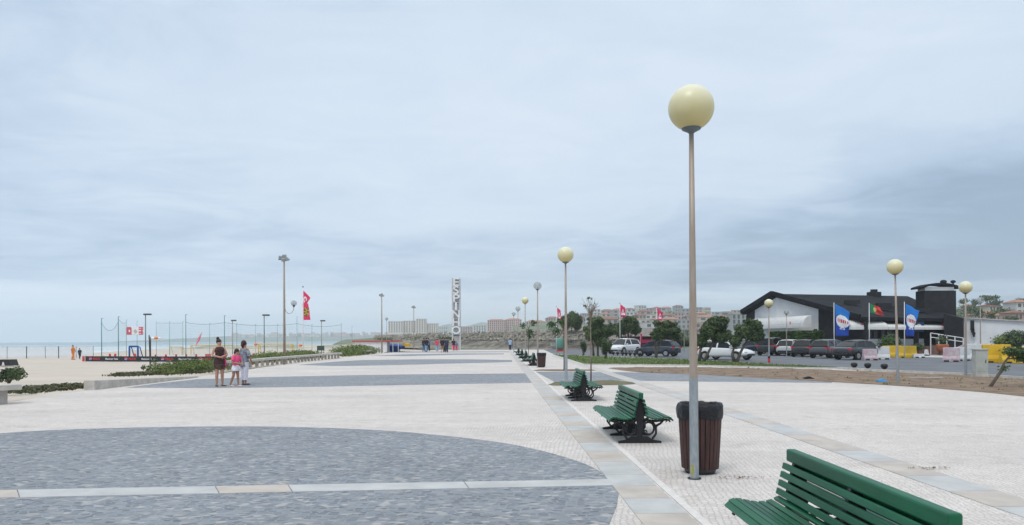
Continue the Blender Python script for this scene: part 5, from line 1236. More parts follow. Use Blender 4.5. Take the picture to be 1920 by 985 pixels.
# red terrace fence and white awnings behind the cars
t = thing('terrace_fence', 'low brown timber fence of the kiosk terrace beyond the road', 'fence', (0, 0, 0))
a = D(1185, 640, 86); b = D(1262, 640, 86)
for k in range(12):
    p_ = a.lerp(b, k/11); mb = MB(); mb.box((p_.x, p_.y, .5), (.12, .12, 1.0)); mb.build('post', m_wood, t)
for z in (.45, .85): mb = MB(); mb.bar((a.x, a.y-.08, z), (b.x, b.y-.08, z), .05, .16); mb.build('rail', m_wood, t)
# recycling bin and small white things near px 1050
q = D(1050, 640, 96); t = thing('recycling_bin', 'tall green recycling bin beyond the end of the lawn', 'bin', (q.x, q.y, 0)); mb = MB(); mb.smooth = True; mb.lathe([(.5, .3), (.62, .5), (.62, 1.5), (.5, 1.75), (.1, 1.85)], n=16); mb.build('container', mat('faded_green_plastic', (.10, .26, .20), .6), t); mb = MB(); mb.box((0, 0, .15), (.8, .8, .3)); mb.build('base', m_redp, t)
for px, w, lb in ((1041, .95, 'leftmost white road barrier beside the green recycling bin'), (1075, .8, 'white road barrier with the red neighbour, right of the recycling bin'), (1084, .8, 'rightmost white road barrier of the far group')):
    barrier(px, 655, w*1.6, .95, 0, m_pw, lb)
barrier(1066, 655, .9, .8, 0, m_rb, 'red road barrier between the white ones beyond the lawn')
make_car('suv', pw, 1178, 652.5, R(0), 'far white vehicle seen beyond the kiosk banners', )
# ------------------------------------------------------------------ beach sport courts on the left
def beach_z(Y, X=-30): return -.18-.0026*max(Y, 0)-.05
m_lpole = mat('grey_green_lamp_pole', (.16, .21, .21), .55)
def pole(px, Y, top_y, label, r=.045, m=m_teal, grp='green poles carrying the court nets', cat='pole', name='net_pole', hook=True):
    x = D(px, 640, Y).x; z = beach_z(Y); t = thing(name, label, cat, (x, Y, z), 0, grp); h = D(px, top_y, Y).z-z
    mb = MB(); mb.smooth = True; mb.tube([(0, 0, 0), (0, 0, h)], [r, r*.8], 8); mb.build('shaft', m, t)
    if hook: mb = MB(); mb.tube([(0, 0, h), (r*1.5, 0, h+.02), (r*4, 0, h-.03)], r*.5, 5); mb.build('pulley_arm', m, t)
    return t, h
poles = [(190.5, 74, 597), (222, 74, 594), (237, 92, 600), (257, 96, 602), (293, 100, 603), (318, 90, 603), (343, 84, 603), (348.5, 78, 590), (393, 84, 606), (421, 78, 592), (444, 98, 606), (479, 92, 608), (520, 96, 608), (557, 86, 594), (585, 100, 608), (640, 96, 606), (660, 110, 612)]
nm = ['farthest left tall net pole at the corner of the dark banner', 'second tall net pole from the left, beside the sagging net', 'net pole carrying the left end of the hanging white banner', 'faint net pole behind the hanging white banner', 'net pole to the right of the flat headed lamp', 'thin net pole between the lamp and the slanted red flag', 'net pole just left of the tallest one near the slanted flag', 'tall pale net pole left of the slanted red flag', 'net pole just left of the woman in brown', 'tall net pole right above the woman in brown', 'short net pole between the women and the small floodlight', 'faint net pole left of the second flat headed lamp', 'faint net pole just left of the tall floodlight mast', 'tall net pole between the mast and the big red flag', 'faint net pole right of the big red flag', 'net pole above the dark green bush', 'farthest right small net pole above the dark green bush']
for (px, Y, ty), l in zip(poles, nm): pole(px, Y, ty, l, r=.045 if Y < 80 else .034, m=m_teal if Y < 80 else m_tealp)
# netting: thin cords between the poles
def net(a, b, label, rows=9, cols=16, sag=.0, r=.0045, Y0=None):
    (pa, Ya, ta, ba), (pb, Yb, tb, bb) = a, b; t = thing('court_net', label, 'net', (0, 0, 0), 0, 'green nets around the beach courts')
    A0, A1, B0, B1 = D(pa, ba, Ya), D(pa, ta, Ya), D(pb, bb, Yb), D(pb, tb, Yb); mb = MB()
    for j in range(rows+1):
        v = j/rows; p = A0.lerp(A1, v); q = B0.lerp(B1, v); pts = []
        for i in range(7): u = i/6; c = p.lerp(q, u); c.z -= sag*v*4*u*(1-u); pts.append(c)
        mb.tube(pts, r, 3, cap=False)
    for i in range(cols+1):
        u = i/cols; p = A0.lerp(B0, u); q = A1.lerp(B1, u); q = q.copy(); q.z -= sag*4*u*(1-u); mb.tube([p, q], r, 3, cap=False)
    mb.build('mesh', m_net, t); mb = MB(); pts = []
    for i in range(13): u = i/12; c = A1.lerp(B1, u); c.z -= sag*4*u*(1-u); pts.append(c)
    mb.tube(pts, .018, 4); mb.build('head_rope', m_teal, t)
net((190.5, 74, 605, 668), (222, 74, 603, 668), 'net between the two leftmost tall poles', 12, 14, sag=.9)
net((222, 74, 598, 668), (237, 92, 604, 664), 'short side net behind the second tall pole', 12, 14, sag=.3)
net((293, 100, 606, 662), (318, 90, 606, 664), 'net between the lamp and the thin pole before the sea', 12, 18)
net((318, 90, 606, 664), (343, 84, 606, 665), 'net left of the tallest pale pole', 12, 18)
net((348.5, 78, 605, 667), (421, 78, 605, 667), 'wide net behind the woman in brown', 12, 34, sag=.2)
net((421, 78, 605, 667), (557, 86, 607, 665), 'longest net, stretching behind the tall floodlight mast', 12, 60, sag=.3)
net((557, 86, 607, 665), (640, 96, 609, 662), 'net right of the big red flag', 10, 30, sag=.3)
# dark advertising banner fence with round emblem and lettering
m_ban = mat('black_banner_cloth', (.018, .02, .026), .6); m_ball_b = mat('emblem_blue', (.01, .06, .35), .6)
def ad_fence():
    y0, y1 = 675.5, 666.3; A = D(160, 675.5, 70.5); B = D(402, 675.5, 66.5); A.z = B.z = beach_z(68)+.02; H_ = .52
    d = (B-A); L = d.length; ang = math.atan2(d.y, d.x); t = thing('banner_fence', 'long black banner fence with round emblems and lettering along the beach court', 'banner fence', A, ang)
    n = 7
    for k in range(n):
        x0, x1 = L*k/n, L*(k+1)/n; mb = MB(); mb.box(((x0+x1)/2, 0, H_/2+.03), (x1-x0-.03, .02, H_)); p = mb.build('banner', m_ban, t)
        cx = (x0+x1)/2
        if k % 2 == 0:
            for m, a0, a1 in ((m_redp, .15, pi-.15+.2), (m_ball_b, pi+.35, 2*pi-.05)):
                mb = MB(); mb.prism([(cx-.42+.19*cos(a0+(a1-a0)*i/10), H_/2+.03+.19*sin(a0+(a1-a0)*i/10)) for i in range(11)], -.030, -.016, 'y'); mb.build('emblem', m, p)
            mb = MB(); mb.prism([(cx-.42+.17*cos(i*pi/8), H_/2+.03+.17*sin(i*pi/8)) for i in range(16)], -.020, -.011, 'y'); mb.build('emblem', m_wcloth, p)
            text_mesh('MAX', .34, .004, m_redp, p, 'lettering', (cx+.32, -.018, H_/2+.03), (R(90), 0, 0), 1.25)
        else: text_mesh('Maximum Taste', .23, .004, m_wcloth, p, 'lettering', (cx, -.018, H_/2+.03), (R(90), 0, 0), 1.0)
    for k in range(n+1): mb = MB(); mb.tube([(L*k/n, .03, 0), (L*k/n, .03, H_+.08)], .025, 6); mb.build('stake', m_dark, t)
    mb = MB(); mb.box((-.22, 0, H_/2+.03), (.3, .02, H_)); mb.build('banner', m_redp, t)
ad_fence()
# red and white banner band behind
t = thing('court_banner', 'red and white banner band along the far side of the beach courts', 'banner', (0, 0, 0))
A = D(286, 666, 80); B = D(585, 666, 88); A.z = B.z = beach_z(84); rnd = random.Random(6); n = 84
for k in range(n):
    u0, u1 = k/n, (k+.94)/n; p = A.lerp(B, u0); q = A.lerp(B, u1)
    red = (k % 5 == 1) or (k in (26, 27, 28, 43, 44, 62, 63)); h = .46 if not red else .56
    mb = MB(); mb.bar((p.x, p.y, p.z+h/2), (q.x, q.y, q.z+h/2), .02, h); mb.build('banner_panel', m_redp if red else m_wcloth, t)
# red bollard-like buoys behind the dark banner
for i, px in enumerate((206, 216, 253)):
    p = D(px, 666, 73); z = beach_z(73); t = thing('red_cone', ['left small red cone', 'second small red cone', 'third small red cone'][i]+' peeping over the black banner fence', 'cone', (p.x, p.y, z), 0, 'small red cones behind the banner fence')
    mb = MB(); mb.smooth = True; mb.lathe([(.16, .04), (.13, .4), (.10, .72), (.03, .8)], n=10); mb.build('cone_body', m_redp, t); mb = MB(); mb.box((0, 0, .02), (.4, .4, .04)); mb.build('base', m_dark, t)
# windscreen of pale panels with posts
t = thing('windscreen_fence', 'pale translucent windscreen fence on thin posts at the left beach edge', 'fence', (0, 0, 0))
m_scr = bpy.data.materials.new('pale_mesh_screen'); m_scr.use_nodes = True; _b = m_scr.node_tree.nodes['Principled BSDF']; _b.inputs['Base Color'].default_value = (.72, .74, .76, 1); _b.inputs['Alpha'].default_value = .45; _b.inputs['Roughness'].default_value = .6
pp = [-60, -20, 13.5, 50, 85, 110, 143, 175]; top = .86
for a, b in zip(pp[:-1], pp[1:]):
    p, q = D(a, 672, 90), D(b, 672, 90); z = beach_z(90); mb = MB(); mb.bar((p.x+.05, 90, z+.74), (q.x-.05, 90, z+.74), .02, 1.36); mb.build('screen_panel', m_scr, t)
for i, a in enumerate(pp): p = D(a, 672, 90); mb = MB(); mb.tube([(p.x, 90, beach_z(90)-.2), (p.x, 90, beach_z(90)+1.5)], .05 if i in (3, 5) else .025, 6); mb.build('post', m_dark, t)
p = D(14, 683, 60); t = thing('beach_tent', 'low black beach shelter with a pale opening at the left edge', 'tent', (p.x, p.y, beach_z(60)))
mb = MB(); mb.prism([(-.85, 0), (.62, 0), (.45, .52), (-.65, .52)], -.5, .5, 'y'); mb.build('canopy', m_black, t); mb = MB(); mb.prism([(-.12, .03), (.12, .03), (.05, .32), (-.05, .32)], -.52, -.503, 'y'); mb.build('opening', m_joint, t)
# flat headed court lamps
def flat_lamp(px, Y, top_y, label, w=.95, m=m_lpole):
    x = D(px, 640, Y).x; z = beach_z(Y); t = thing('court_lamp', label, 'street lamp', (x, Y, z), 0, 'flat headed lamps of the beach courts'); h = D(px, top_y, Y).z-z
    mb = MB(); mb.smooth = True; mb.tube([(0, 0, 0), (0, 0, h)], [.07, .05], 8); mb.build('pole', m, t)
    mb = MB(); mb.box((w*.28, 0, h+.02), (w, .35, .16)); mb.build('lamp_head', m_dark, t, bevel=.03)
    mb = MB(); mb.box((w*.28, 0, h-.065), (w*.8, .27, .012)); mb.build('diffuser', m_hlight, t)
flat_lamp(273, 76, 590, 'flat headed lamp rising over the middle of the black banner fence', .75)
flat_lamp(495.5, 78, 591.5, 'flat headed lamp just left of the tall floodlight mast', .72)
flat_lamp(436, 92, 601.5, 'smaller pale flat headed lamp right of the women', .6, m_concd)
flat_lamp(603, 92, 602, 'smaller pale flat headed lamp right of the big red flag', .6, m_concd)
m_flood = mat('pale_floodlight_casing', (.36, .39, .40), .5)
# floodlight masts
def mast(px, Y, top_y, label, w=.5, side=False, r=.10):
    x = D(px, 640, Y).x; z = 0 if px > 700 else beach_z(Y); t = thing('floodlight_mast', label, 'floodlight', (x, Y, z), 0, 'slender floodlight masts'); h = D(px, top_y, Y).z-z
    mb = MB(); mb.smooth = True; mb.tube([(0, 0, 0), (0, 0, h*.5), (0, 0, h)], [r, r*.8, r*.6], 10); mb.build('pole', m_steel, t)
    s = w
    for dx, dz, rz in ((-.28, .18, .5), (.05, .30, 0), (.25, .02, -.5), (-.05, -.02, .2)):
        mb = MB(); rot = Matrix.Rotation(rz, 3, 'Z') @ Matrix.Rotation(.5, 3, 'X'); mb.box((dx*s*1.0, -.05, h+dz*s), (s*.34, s*.18, s*.30), rot); mb.build('floodlight_head', m_flood, t, bevel=.02)
    mb = MB(); mb.bar((-s*.5, 0, h), (s*.5, 0, h), .05, .05); mb.build('crossbar', m_dark, t)
    if side:
        zz = D(px, 578, Y).z-z; pts = [(0.05, 0, zz), (.12, 0, zz-.25), (.30, 0, zz-.42), (.55, 0, zz-.36), (.70, 0, zz-.12), (.72, 0, zz+.12)]
        mb = MB(); mb.smooth = True; mb.tube(pts, .022, 6); mb.build('side_arm', m_steel, t)
        mb = MB(); mb.smooth = True; mb.ball((.72, 0, zz+.36), .22, 16, 10); g = mb.build('lamp_globe', m_clear, t)
        mb = MB(); mb.lathe([(.05, 0), (.09, .06), (.09, .18)], (.72, 0, zz+.08)); mb.build('globe_collar', m_dark, t)
mast(533.3, 54, 487, 'tallest floodlight mast with a globe lamp on a curved side arm', .85, True)
mast(716, 92, 555, 'slender floodlight mast standing by the blue beach stall', .7)
mast(776, 125, 577, 'thin far floodlight mast left of the letter tower', .8, r=.09)
# big red vertical flag
x0 = 568.5; Yf = 70; t, p = flagpole(x0, Yf, 538, 'big twisted red flag with white mark and dark print on a white pole', .055, beach_z(70), m_white)
def bigf(u, v):
    if .62 < v < .86: x, y = (u-.42)/.30, (v-.72)/.11; return 1 if .25 < x*x+y*y < 1 and not (x > .2 and y < -.2) else 0
    if .10 < v < .38: x, y = (u-.5)/.38, (v-.24)/.14; r = x*x+y*y; return 0 if r > 1 else (2 if noise.noise(Vector((u*9, v*26, 0))) > -.1 else 3)
    return 0
q = [Vector((D(x, y, Yf)-p).to_tuple()) for x, y in ((569.5, 600.5), (582.5, 600), (577.5, 569), (566.8, 570))]
cloth(q, .012, 'flag_cloth', [m_fred, m_wcloth, m_black, m_fy], t, 26, 30, .07, lambda u, v: bigf(u, v*.5), 1)
q = [Vector((D(x, y, Yf)-p).to_tuple()) for x, y in ((567.0, 575), (573.5, 571), (582.5, 559), (569, 545))]
cloth(q, .012, 'flag_cloth', [m_fred, m_wcloth, m_black, m_fy], t, 26, 26, .07, lambda u, v: bigf(u, .5+v*.45), 3)
# feather flag
p = D(365.5, 652, 82); t = thing('feather_flag', 'slanted slim pinkish red feather flag behind the court net', 'flag', p); z = beach_z(82)
a = D(365, 652, 82)-p; b = D(379.5, 621, 82)-p; zz = z-p.z
mb = MB(); mb.smooth = True; mb.tube([(-.3, 0, zz), a, b], [.03, .025, .01], 6); mb.build('pole', m_white, t)
mb = MB(); mb.add([a, (a+b)/2+Vector((.16, 0, -.06)), b, (a+b)/2-Vector((.10, 0, -.05))], [(0, 1, 2, 3)]); s_ = mb.build('flag_cloth', m_redc, t, fixn=False); s_.modifiers.new('t', 'SOLIDIFY').thickness = .012
# hanging white banner with red prints between poles
def hang(u, v):
    if u < .33: x, y = (u-.16)/.15, (v-.5)/.46; r = x*x+y*y; return 1 if (u < .30 and r > .12) and not (u > .27 and v > .85) else 0
    if u > .70: return 1 if (int(v*9) % 3 != 1 or .84 < u < .93) and u < .97 else 0
    if .40 < u < .62: return 2 if abs(v-.42) < .30-abs(u-.51)*2 else 0
    return 0
t = thing('hanging_banner', 'white banner with two red prints stretched high between net poles', 'banner', D(237, 640, 92)); p = t.location
q = [D(x, y, 91.9)-p for x, y in ((237.5, 628), (269.5, 628), (269.5, 613), (237.5, 613.5))]; q = [Vector((a.x, -.1, a.z)) for a in q]
cloth(q, .01, 'banner_cloth', [m_wcloth, mat('faded_red_print', (.60, .10, .14), .8), m_beige], t, 34, 14, .03, hang)
# goals
def goal(px0, px1, Y, top_y, m, label, dep=1.2, r=.05):
    x0, x1 = D(px0, 640, Y).x, D(px1, 640, Y).x; z = beach_z(Y); h = D(px0, top_y, Y).z-z; t = thing('beach_goal', label, 'goal', (x0, Y, z), 0, 'beach soccer goals'); w = x1-x0
    mb = MB(); mb.tube([(0, 0, 0), (0, 0, h)], r, 7); mb.build('goal_post', m, t); mb = MB(); mb.tube([(w, 0, 0), (w, 0, h)], r, 7); mb.build('goal_post', m, t)
    mb = MB(); mb.tube([(-.03, 0, h), (w+.03, 0, h)], r*1.05, 7); mb.build('crossbar', m, t)
    for x in (0, w): mb = MB(); mb.tube([(x, 0, h), (x, dep*.4, h-.1), (x, dep, 0)], r*.6, 5); mb.build('rear_stay', m, t)
    mb = MB()
    for k in range(9): u = w*k/8; mb.tube([(u, 0, h), (u, dep, 0)], .006, 3)
    for k in range(6): u = k/5; mb.tube([(0, dep*u, h*(1-u)), (w, dep*u, h*(1-u))], .006, 3)
    mb.build('goal_net', m_net, t)
goal(242.5, 258.5, 84, 650, m_blued, 'small blue goal behind the black banner fence', r=.10)
goal(484.5, 547.5, 77, 645.5, m_yel, 'wide yellow goal behind the hedge at the floodlight mast')
goal(358, 436, 95, 648, m_yel, 'yellow goal partly hidden by the woman in brown')
goal(318, 341, 98, 651, m_yel, 'small yellow framed goal left of the slanted red flag')
for px, y, lb in ((479.5, 646, 'orange ball shaped marker on a stick above the left goal post'), (563.5, 648, 'orange marker on a stick right of the wide yellow goal')):
    p = D(px, y, 77); t = thing('court_marker', lb, 'marker', (p.x, 77, beach_z(77)), 0, 'orange court markers'); h = p.z-beach_z(77); mb = MB(); mb.tube([(0, 0, 0), (0, 0, h)], .02, 5); mb.build('stick', m_white, t); mb = MB(); mb.smooth = True; mb.ball((0, 0, h), .17, 10, 7, (1.2, 1, .8)); mb.build('marker_head', m_org, t)
# windsock on a dark pole
p = D(281.5, 640, 74); t = thing('windsock', 'white and orange windsock on a dark post beside the flat headed lamp', 'windsock', (p.x+.05, 74, beach_z(74))); h = D(281.5, 634, 74).z-beach_z(74)
mb = MB(); mb.tube([(0, 0, 0), (0, 0, h+.1)], .05, 7); mb.build('pole', m_dark, t)
for k, (x0_, x1_, r0, r1, m) in enumerate(((.1, .45, .16, .14, m_wcloth), (.45, .8, .14, .11, m_org), (.8, 1.15, .11, .08, m_wcloth))):
    mb = MB(); mb.smooth = True; mb.tube([(x0_, 0, h-.02), (x1_, 0, h-.06+.03*k)], [r0, r1], 10); mb.build('sock_ring', m, t)
# dark kiosk board in the right court part
p = D(611, 662, 84); t = thing('scoreboard', 'dark green board on legs by the end of the long hedge', 'board', (p.x-.6, 84, beach_z(84))); mb = MB(); mb.box((0, 0, 1.15), (.85, .08, .55)); mb.build('board_panel', mat('dark_green_board', (.03, .07, .06), .6), t)
for x in (-.35, .35): mb = MB(); mb.tube([(x, .05, 0), (x, .05, 1.2)], .03, 6); mb.build('leg', m_dark, t)
# white beach hut with red trim, blue and yellow stall
p = D(703, 660, 96); t = thing('beach_hut', 'low white beach hut with a red roof edge behind the dark green bush', 'hut', (p.x, 96, -.1))
mb = MB(); mb.box((-.3, 0, .75), (4.2, 2.4, 1.45)); mb.build('wall', m_white, t); mb = MB(); mb.box((.4, 0, 1.56), (6.2, 2.8, .16)); mb.build('roof', m_rb, t)
for x in (2.6, 3.3): mb = MB(); mb.tube([(x, -1.2, 0), (x, -1.2, 1.5)], .04, 6); mb.build('post', m_white, t)
p = D(735, 659, 98); t = thing('beach_stall', 'blue cloth covered beach stall with a yellow end at the promenade edge', 'stall', (p.x, 98, 0))
mb = MB(); mb.add([(-2.0, -1, 1.0), (1.4, -1, .72), (1.7, 1, .9), (-1.8, 1, 1.25), (-1.9, -.9, .62), (1.3, -.9, .35), (1.6, .9, .5), (-1.7, .9, .8)], [(0, 1, 2, 3), (4, 7, 6, 5), (0, 4, 5, 1), (1, 5, 6, 2), (2, 6, 7, 3), (3, 7, 4, 0)]); mb.build('awning', m_blued, t)
mb = MB(); mb.box((.3, 0, .24), (1.2, 1.4, .46)); mb.build('counter', m_blued, t)
mb = MB(); mb.box((2.0, .2, .95), (.9, 1.5, .42), Matrix.Rotation(.15, 3, 'Y')); mb.build('end_panel', m_yel, t)
for x in (-1.7, 1.2): mb = MB(); mb.tube([(x, -.8, 0), (x, -.8, .7)], .04, 6); mb.build('leg', m_dark, t)
walker(726, 660.5, 1.15, R(180), m_blackc, m_blackc, 'small person in black beside the blue beach stall', child=True)
# ------------------------------------------------------------------ letter tower
Yt = 112; a = D(847.5, 657, Yt); b = D(863.5, 657, Yt); w = b.x-a.x; h = D(855, 520.5, Yt).z; cx = (a.x+b.x)/2
t = thing('letter_tower', 'tall slim grey lattice tower carrying seven big white letters', 'tower', (cx, Yt, 0))
m_lat = mat('grey_lattice_metal', (.60, .62, .62), .6)
for sx, sy in ((-1, 0), (1, 0), (-1, 1), (1, 1)): mb = MB(); mb.box((sx*(w/2-.06), sy*.9, h/2), (.13, .13, h)); mb.build('corner_post', m_lat, t)
mb = MB(); mb.box((0, .45, 1.1), (w-.02, 1.0, 2.2)); mb.build('base', m_concd, t)
mb = MB(); mb.box((0, .50, h/2+1.0), (w-.26, .10, h-2.4)); mb.build('back_panel', mat('tower_back_panel', (.50, .525, .53), .7), t)
H0 = 2.45; step = (h-.15-H0)/7
for k in range(8): mb = MB(); mb.box((0, .45, H0+k*step-.03), (w-.26, .8, .06)); mb.build('crossbar', m_lat, t)
for k, ch in enumerate('ESPINHO'):
    text_mesh(ch, step*1.36, .12, m_white, t, 'letter', (0, -.16, H0+(6-k+.5)*step-.02), (R(90), 0, 0), 1.28 if ch in 'ESP' else (1.05 if ch != 'I' else 1.3))
# ------------------------------------------------------------------ the land beyond: hills, far coast, town
m_hill = mat('hazy_hill_scrub', (.10, .14, .08), .95, col2=(.17, .17, .12), vscale=.012, detail=8)
def ridge(name, pts, Y, depth, m, seed=0, base=-2, kind='structure', rough=2.0, nfy=.02):
    "pts: (px, crest_y) in photo pixels at distance Y"
    P_ = smoothpts([(a, b, 0) for a, b in pts], 8); prof = [(-1.0, 0), (-.7, .30), (-.4, .62), (-.15, .9), (0, 1), (.3, .96), (.8, .6), (1.3, 0)]; vs = []
    for (px, cy, _) in P_:
        x = D(px, cy, Y).x; top = D(px, cy, Y).z
        for o_, hh in prof:
            z = base+(top-base)*hh; z += rough*noise.noise(Vector((x*nfy, (Y+o_*depth)*nfy, seed)))*(1 if 0 < hh else 0); vs.append((x*(1+o_*depth/Y*.6), Y+o_*depth, z))
    w = len(prof); mb = MB(); mb.smooth = True; mb.add(vs, [(i*w+k, (i+1)*w+k, (i+1)*w+k+1, i*w+k+1) for i in range(len(P_)-1) for k in range(w-1)]); o = mb.build(name, m)
    if kind: o['kind'] = kind
    return o
ridge('far_coast', [(270, 640), (330, 636), (420, 632), (520, 631), (600, 630), (680, 629), (760, 627), (850, 625), (950, 622)], 2600, 500, m_hill, 1, rough=6, nfy=.006)
ridge('hill', [(780, 626), (812, 616), (833, 609), (850, 608), (870, 612), (888, 608), (905, 604), (925, 608), (960, 614), (1020, 612), (1100, 606)], 3200, 600, m_hill, 2, rough=10, nfy=.004)
ridge('scrub_rise', [(650, 636), (700, 632), (780, 629), (850, 626), (940, 622.5), (1020, 621), (1080, 622), (1150, 624)], 420, 120, m_veg, 3, rough=1.5, nfy=.03)
TY = 780
town_crest = [(960, 614), (1010, 606), (1060, 598), (1100, 594), (1150, 588), (1200, 584), (1250, 583), (1300, 587), (1350, 592), (1400, 594), (1460, 590), (1560, 585), (1680, 580), (1800, 577), (1850, 576), (1920, 580), (2050, 574), (2300, 566)]
ridge('town_hill', town_crest, TY, 330, m_veg, 4, rough=1.5, nfy=.02)
def crest(px):
    for (a, b), (c, d) in zip(town_crest[:-1], town_crest[1:]):
        if a <= px <= c: return b+(d-b)*(px-a)/(c-a)
    return town_crest[-1][1]
m_tile = mat('orange_roof_tile', (.40, .19, .13), .85, var=.2, vscale=.5); m_tile2 = mat('brown_red_roof_tile', (.26, .12, .085), .85, var=.2, vscale=.5)
walls = [('white', mat('house_white', (.62, .61, .58), .85, var=.06, vscale=.3)), ('cream', mat('house_cream', (.56, .50, .40), .85, var=.06, vscale=.3)), ('pinkish', mat('house_pink', (.50, .34, .30), .85, var=.06, vscale=.3)), ('pale grey', mat('house_grey', (.38, .39, .39), .85, var=.06, vscale=.3)), ('beige', mat('house_beige', (.45, .38, .30), .85, var=.06, vscale=.3))]
m_win = mat('far_window', (.10, .11, .125), .3)
def house(px, base_y, Y, w, h, d, wi, roof, label, storeys=2, cols=4, group='houses of the town on the hillside', rz=0, name='house', mw=None, tall=False):
    p = D(px, base_y, Y); t = thing(name, label, 'building', (p.x, Y, p.z), rz, group)
    mb = MB(); mb.box((0, 0, h/2-1.5), (w, d, h+3)); wl = mb.build('wall', mw or walls[wi][1], t)
    if roof:
        e = .4; rh = min(1.6, w*.11)+.4; mb = MB(); mb.add([(-w/2-e, -d/2-e, h), (w/2+e, -d/2-e, h), (w/2+e, d/2+e, h), (-w/2-e, d/2+e, h), (-w/2+d*.3, 0, h+rh), (w/2-d*.3, 0, h+rh)], [(0, 1, 5, 4), (1, 2, 5), (2, 3, 4, 5), (3, 0, 4), (3, 2, 1, 0)]); mb.build('roof', roof, t)
    else: mb = MB(); mb.box((0, 0, h+.15), (w+.3, d+.3, .3)); mb.build('roof', walls[3][1], t)
    sh = h/storeys
    for s in range(storeys):
        for c in range(cols):
            mb = MB(); ww = w/cols*(.5 if tall else .55); mb.box((-w/2+w*(c+.5)/cols, -d/2-.02, sh*(s+.52)), (ww, .12, sh*(.78 if tall else .52))); mb.build('window', m_win, t)
    return t
rnd = random.Random(17)
# town between the walk lamps and the restaurant: five terraces up the slope
rows = [(0, 430, 'lowest'), (1, 500, 'second'), (2, 570, 'third'), (3, 650, 'fourth'), (4, 730, 'topmost')]
rowh = [.14, .36, .58, .80, .97]
for r_, Y, nm_ in rows:
    px = 1046+rnd.random()*8; k = 0
    while px < 1425:
        w = rnd.uniform(6.5, 12); wpx = w*FPX/Y
        cy = crest(px+wpx/2); hy = 633-.0045*(px-960); base = hy+(cy+4-hy)*rowh[r_]
        if r_ >= 3 and px < 1085: px += wpx; continue
        wi = rnd.choices([0, 1, 2, 3, 4], [5, 2, 2, 2, 2])[0]; rf = rnd.choice([m_tile, m_tile2, None, None, None]); st = rnd.choice([2, 2, 3])
        rn = {id(m_tile): 'orange roof', id(m_tile2): 'brown roof'}.get(id(rf), 'flat roof') if rf else 'flat roof'
        near = [(1062, 'globe lamp'), (1110, 'bare sapling'), (1176, 'middle red flag'), (1240, 'right red flag'), (1300, 'lamp pole'), (1345, 'big tree'), (1405, 'restaurant')]
        nn = min(near, key=lambda q: abs(q[0]-px)); k += 1
        ordn = ['1st', '2nd', '3rd'][k-1] if k < 4 else f'{k}th'
        house(px+wpx/2, base, Y+rnd.uniform(-12, 12), w, st*2.7+rnd.random(), rnd.uniform(7, 10), wi, rf, f'{walls[wi][0]} house with {rn}, {ordn} along the {nm_} terrace, near the {nn[1]}', st, rnd.choice([2, 3]), rz=rnd.uniform(-.4, .4))
        px += wpx*(1.02+rnd.random()*.25)
# houses at the right behind the annex
k = 0
for (px, by, Y, w, st, wi, rf) in [(1832, 597, 330, 9, 1, 4, m_tile2), (1852, 594, 300, 8, 2, 1, m_tile2), (1870, 598, 280, 10, 1, 3, m_tile2), (1884, 590, 320, 9, 1, 1, m_tile2), (1908, 592, 240, 9, 2, 0, m_tile), (1925, 594, 260, 9, 2, 0, m_tile), (1845, 603, 250, 13, 1, 4, m_tile), (1880, 606, 220, 9, 1, 1, m_tile), (1862, 583, 380, 8, 1, 3, m_tile2), (1815, 588, 420, 9, 2, 1, m_tile2), (1899, 602, 210, 6, 1, 2, m_tile2), (1712, 590, 380, 9, 2, 2, m_tile), (1730, 592, 360, 7, 2, 4, m_tile2)]:
    lb = ['brown roofed low house left of the dull globe lamp', 'cream house with brown roof beyond the annex wall', 'grey low house behind the middle of the annex wall', 'small cream low house left of the white red roofed one', 'white house with orange roof standing out on the right hillside', 'white house cut by the right edge of the photo', 'long low house with orange roof showing over the annex wall', 'low cream house with orange roof near the annex wall end', 'highest small grey house on the right hillside', 'cream house far behind the tower side', 'small pinkish house under the white orange roofed one', 'pinkish house peeping over the restaurant ridge', 'beige house peeping beside the restaurant tower'][k]; k += 1
    house(px, by, Y, w*.62, st*2.0+.3, 6, wi, rf, lb, st, 3, 'houses on the right hillside', rz=rnd.uniform(-.3, .3))
